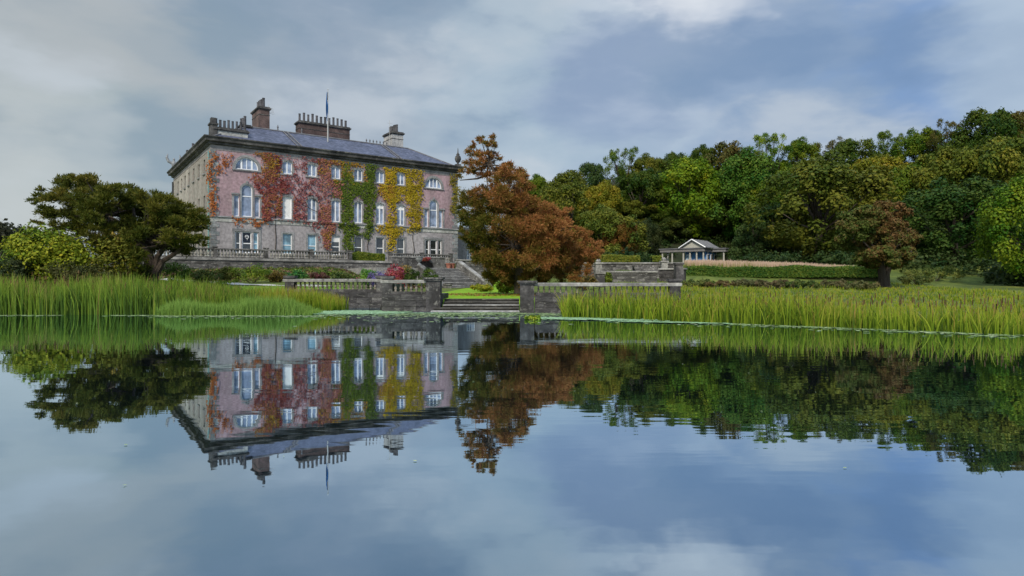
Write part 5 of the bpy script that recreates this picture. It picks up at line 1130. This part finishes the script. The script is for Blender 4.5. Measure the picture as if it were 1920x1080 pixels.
# left bank: bulrushes, then lower and paler sedge nearer the steps
fl_ = lambda x: np.interp(x, [-40, -24, -20, -14, -9.5], [27.6, 27.8, 28.0, 28.4, 29.5])
bl_ = lambda x: fl_(x) + np.interp(x, [-40, -16, -12, -9.5], [4.5, 4.2, 4.6, 3.6])
x, y = clumped(rg, 15000, -40, -12.5, fl_, bl_, 420)
zz = np.clip(ground(x, y), -.25, .5)
topz = np.interp(x, [-40, -23, -20.5, -17, -14, -12.5], [1.7, 1.72, 1.9, 1.72, 1.25, 1.1])
hh = (topz - zz) * rg.normal(.86, .13, len(x)) * np.clip(.62 + .30 * vnoise(x, y, .9, 14) + .36 * vnoise(x, y, .3, 16), .5, 1.15)
blades('bulrushes', x, y, zz, np.clip(hh, .3, 2.2), .036 * rg.uniform(.6, 1.4, len(x)), 'reed_blue', 92, .34, 4, .35, .40)
x, y = clumped(rg, 2200, -13, -8.9, lambda x: 31.2 + 0 * x, lambda x: 34.2 + 0 * x, 60)
blades('reeds', x, y, np.zeros(len(x)) - .1, rg.uniform(.6, 1.55, len(x)) * np.interp(x, [-13, -10.5, -8.9], [.95, .9, .6]), .032 * rg.uniform(.6, 1.4, len(x)), 'reed', 95, .25, 4, .45, .42)
x, y = clumped(rg, 15000, -15.6, -8.9, lambda x: np.interp(x, [-15.6, -14, -9], [27.6, 27.2, 27.9]), lambda x: np.interp(x, [-15.6, -9], [29.0, 29.6]), 200, .2)
x = x + 0; hh = rg.normal(.60, .14, len(x)) * np.interp(x, [-15.6, -14.6, -10.2, -8.9], [.5, 1.08, 1.05, .35]) * (.7 + .6 * vnoise(x, y, .9, 33))
blades('sedge', x, y, np.zeros(len(x)) - .06, np.clip(hh, .15, 1), .016 * rg.uniform(.6, 1.4, len(x)), 'sedge', 93, .45, 3, .15, .45)
# brown seed heads standing among the blades
def heads(name, x, y, z, seed):
    rg = np.random.default_rng(seed); n = len(x); V, Q = [], []
    for k in range(3):
        a = k * 2.094; V += [np.stack([x + .016 * math.cos(a), y + .016 * math.sin(a), z], -1), np.stack([x + .016 * math.cos(a), y + .016 * math.sin(a), z + .17], -1)]
    V = np.stack(V, 1).reshape(-1, 3); b = np.arange(n) * 6
    Q = np.concatenate([np.stack([b + 2 * k, b + (2 * k + 2) % 6, b + (2 * k + 3) % 6, b + 2 * k + 1], -1) for k in range(3)])
    me = np_mesh(name, V, 4, Q, np.repeat(rg.random(n), 6)); me.materials.append(M['seedhead']); return stuff(link(name, me))
M['seedhead'] = foliage('seed_head_brown', trans=.05, ramp=[(0, (.07, .035, .018)), (1, (.20, .12, .06))])
x = rg.uniform(-34, -13.5, 420); y = fl_(x) + rg.uniform(.2, 3.8, 420); heads('bulrush_heads', x, y, 1.15 + rg.normal(0, .16, 420) + np.interp(x, [-24, -20, -14], [.2, .3, -.25]), 171)
x = rg.uniform(3, 26, 380); y = fr(x) + rg.uniform(.2, 4, 380); heads('reed_heads', x, y, .72 + rg.normal(0, .12, 380), 172)
# rough grass on the banks
x = rg.uniform(6, 34, 15000); y = 26 + 30 * rg.random(15000) ** 1.3; k = (y > shore(x) + 1.5) & (x / y > .16); x, y = x[k], y[k]
blades('rough_grass', x, y, ground(x, y) - .03, rg.uniform(.08, .28, len(x)) * (.6 + .8 * vnoise(x, y, .25, 44)), .05 * rg.uniform(.6, 1.4, len(x)), 'reed', 96, .5, 3, .4, .42)
x = rg.uniform(-40, -12, 13000); y = rg.uniform(30.5, 56, 13000); k = (x < -18 - (y - 34) * .28) ; x, y = x[k], y[k]
blades('rough_grass', x, y, ground(x, y) - .03, rg.uniform(.15, .5, len(x)), .05 * rg.uniform(.6, 1.4, len(x)), 'reed_blue', 97, .5, 3, .4, .5)
x = rg.uniform(-20, -12, 5000); y = rg.uniform(32, 47, 5000)
blades('lawn_edge_grass', x, y, ground(x, y) - .03, rg.uniform(.08, .3, len(x)), .04 * rg.uniform(.6, 1.4, len(x)), 'sedge', 98, .5, 3, .2, .5)
# pink flowering grass border below the pavilion
x_, Tn = [], 9000
px = rg.uniform(1284, 1655, Tn); d = np.interp(px, [1284, 1655], [63.5, 60]) + rg.uniform(-1.2, 2.2, Tn)
x = (px - 960) / F * d; yt = np.interp(px, [1284, 1330, 1500, 1655], [489, 489, 494, 504]) + rg.normal(0, 1.6, Tn); zb = ground(x, d); hh = HC + (YH - yt) / F * d - zb
M['plume'] = foliage('plume_grass', trans=.3, ramp=[(0.0, (0.09, 0.14, 0.02)), (0.35, (0.20, 0.22, 0.05)), (0.6, (0.42, 0.34, 0.20)), (1.0, (0.58, 0.42, 0.33))])
o = blades('plume_grass', x, d, zb, np.clip(hh, .3, 2.6), .085 * rg.uniform(.6, 1.4, Tn), 'plume', 99, .16, 5, .95, .28)
# heathy bank below the hedge
for i, (px, yt, yb, w, d, c, lab) in enumerate([(1310, 518, 536, 60, 50, (0.10, 0.14, 0.03), 'green cushion nearest the buttress on the heathy bank'), (1350, 522, 538, 60, 49, (0.17, 0.09, 0.05), 'rusty cushion on the heathy bank below the hedge'), (1400, 519, 538, 60, 49, (0.12, 0.11, 0.06), 'grey brown cushion in the middle of the heathy bank'),
                                           (1450, 520, 540, 70, 48, (0.16, 0.10, 0.07), 'long russet cushion on the heathy bank'), (1505, 521, 540, 70, 47, (0.07, 0.12, 0.025), 'dark green cushion on the heathy bank'), (1560, 521, 541, 70, 47, (0.12, 0.09, 0.05), 'brown cushion left of the lone tree'), (1612, 523, 541, 60, 46, (0.13, 0.12, 0.05), 'straw coloured cushion at the lone tree foot'), (1755, 495, 522, 80, 56, (0.10, 0.14, 0.02), 'low green bush right of the lone tree'), (1720, 510, 535, 60, 52, (0.07, 0.10, 0.02), 'small dark bush close right of the lone tree')]):
    shrub(px, yt + 3, yb, w * 1.7, d + (i % 3) * .8, tuple(.5 * a_ + .5 * b_ for a_, b_ in zip(c, (0.09, 0.105, 0.03))), lab, n=30, leaf=.07, group='cushions on the right bank', name='cushion_shrub')
# low mixed planting in the beds below the terrace wall
n = 900; t_ = rg.uniform(-9, 20.5, n); w_ = 6.6 + rg.random(n) ** 1.4 * 15; bx_ = AX + UX * t_ + UY * w_; by_ = AY + UY * t_ - UX * w_
k = (by_ > 47) & (bx_ < -5.8) & (local(bx_, by_)[0] < 19.6) & (by_ > np.interp(bx_, [-34, -14], [63.5, 50])); bx_, by_ = bx_[k], by_[k]
cen = np.stack([bx_, by_, ground(bx_, by_) + .12], -1)
V, Q, Tt = puffs_to_leaves(cen, rg.uniform(.3, .75, len(bx_)), 60, .085, 151, .8, 0, .4, .7, tb=rg.choice([.15, .3, .45, .6, .8, .95], len(bx_)))
me = np_mesh('border_plants', V, 4, Q, Tt); me.materials.append(foliage('border_plants_leaves', ramp=[(0, (.03, .05, .012)), (.3, (.06, .10, .02)), (.5, (.10, .15, .02)), (.7, (.17, .22, .03)), (.88, (.16, .09, .05)), (1, (.25, .10, .12))])); stuff(link('border_plants', me))
# dark undergrowth at the foot of the wood
n = 620; px = rg.uniform(1130, 1990, n); d = rg.uniform(70, 116, n) - np.clip(px - 1500, 0, 500) * .045; x = (px - 960) / F * d
k = ~((px > 1225) & (px < 1405) & (d > 62) & (d < 99)); px, d, x = px[k], d[k], x[k]; cen = np.stack([x, d, ground(x, d) + rg.uniform(.2, 1.0, len(x))], -1)
V, Q, Tt = puffs_to_leaves(cen, rg.uniform(.7, 1.5, len(x)), 85, .17, 121, .6, 0, .4, .8)
me = np_mesh('undergrowth', V, 4, Q, Tt); me.materials.append(M['leaf']); o = stuff(link('undergrowth', me)); o.color = (0.034, 0.058, 0.014, 1)
# far low wood on the left horizon
n = 260; x = rg.uniform(-200, -136, n); d = rg.uniform(170, 200, n); zt_ = np.interp(x / d, [-.95, -.8, -.72, -.6], [17.5, 16.5, 14, 9]) * rg.uniform(.35, 1.0, n)
cen = np.stack([x, d, zt_ + 1.0], -1); V, Q, Tt = puffs_to_leaves(cen, rg.uniform(2.2, 3.8, n), 80, .55, 131, .5, 0, .4, .8)
me = np_mesh('distant_wood', V, 4, Q, Tt); me.materials.append(M['leaf']); o = stuff(link('distant_wood', me)); o.color = (0.05, 0.052, 0.03, 1)
hedge('dark_hedge', -30, 60, 490, 520, 52, 52, (0.03, 0.05, 0.016), 'dark hedge at the far left behind the bulrushes', n=7000, leaf=.11)
# fallen leaves on the lawn round the rust coloured tree, and a few adrift on the lake
n = 2600; a = rg.uniform(0, 6.28, n); rr = 5.2 * np.sqrt(rg.random(n)); x = .6 + rr * np.cos(a); y = 42 + rr * np.sin(a)
V, Q = leaf_quads(np.stack([x, y, ground(x, y) + .02], -1), np.array([0, 0, 1.]) + rg.normal(0, .3, (n, 3)), rg.uniform(.03, .075, n), rg=rg)
me = np_mesh('fallen_leaves', V, 4, Q, np.repeat(rg.uniform(.25, 1, n), 4)); me.materials.append(M['rust_leaf']); stuff(link('fallen_leaves', me))
n = 70; y = rg.uniform(4.5, 24, n); x = y * rg.uniform(-.8, .8, n)
V, Q = leaf_quads(np.stack([x, y, np.full(n, .008)], -1), np.array([0, 0, 1.]) + rg.normal(0, .04, (n, 3)), rg.uniform(.010, .024, n), rg=rg); V[:, 2] = np.maximum(V[:, 2], .003)
me = np_mesh('drifting_leaves', V, 4, Q, np.repeat(rg.uniform(.5, 1, n), 4)); me.materials.append(M['pad']); stuff(link('drifting_leaves', me))
# floating lily pads and weed mats
def pads(name, x, y, r, mat, seed, z=0.006, sides=7):
    rg = np.random.default_rng(seed); n = len(x); a = rg.uniform(0, 6.28, n); VV = []
    for k in range(sides): th = a + (k + .15) * 6.283 / sides * .96; VV.append(np.stack([x + r * np.cos(th), y + r * np.sin(th) * 1.0, z + rg.uniform(0, .012, n)], -1))
    V = np.stack(VV, 1).reshape(-1, 3); Q = np.arange(n * sides).reshape(n, sides)
    me = np_mesh(name, V, sides, Q, np.repeat(.45 + rg.normal(0, .25, n), sides)); me.materials.append(M[mat]); return stuff(link(name, me))
X, Y, Rr = [], [], []
def scatter(n, fx, fy, r0=.05, r1=.11): X.append(fx); Y.append(fy); Rr.append(rg.uniform(r0, r1, n))
n = 900; x = rg.uniform(2, 20, n); scatter(n, x, fr(x) - rg.exponential(.45, n) - .02)
x = rg.uniform(-34, -14, 900); x = x[vnoise(x + 60, x * 0, .6, 8) > .45]; n = len(x); scatter(n, x, 27.5 - rg.exponential(.22, n))
n = 500; x = rg.uniform(-15, -8, n); scatter(n, x, 27.2 - rg.exponential(.4, n))
n = 1500; x = rg.uniform(-8.5, 3.5, n); scatter(n, x, 29.3 - rg.exponential(1.3, n))
n = 420; x = rg.normal(-1.6, 1.4, n); scatter(n, x, 29.3 + rg.normal(0, .3, n))
pads('lily_pads', np.concatenate(X), np.concatenate(Y), np.concatenate(Rr), 'pad', 141)
def mat_(cx, cy, sx, sy, n, rot=0.0):
    a = rg.normal(0, .42, n).clip(-1, 1) * sx; b = rg.normal(0, .4, n).clip(-1, 1) * sy; return cx + a - b * rot, cy + b + a * rot
x1, y1 = mat_(-7.7, 29.9, 2.6, 1.9, 2600, -.12); x2, y2 = mat_(3.3, 24.6, 2.6, .8, 1700, -.28); x3, y3 = mat_(-4.8, 29.0, 1.6, .25, 500, 0)
x4, y4 = mat_(5.6, 22.6, 2.0, .25, 500, -.35)
pads('weed_mat', np.concatenate([x1, x2, x3, x4]), np.concatenate([y1, y2, y3, y4]), rg.uniform(.06, .13, 5300), 'weed', 142, 0.02)
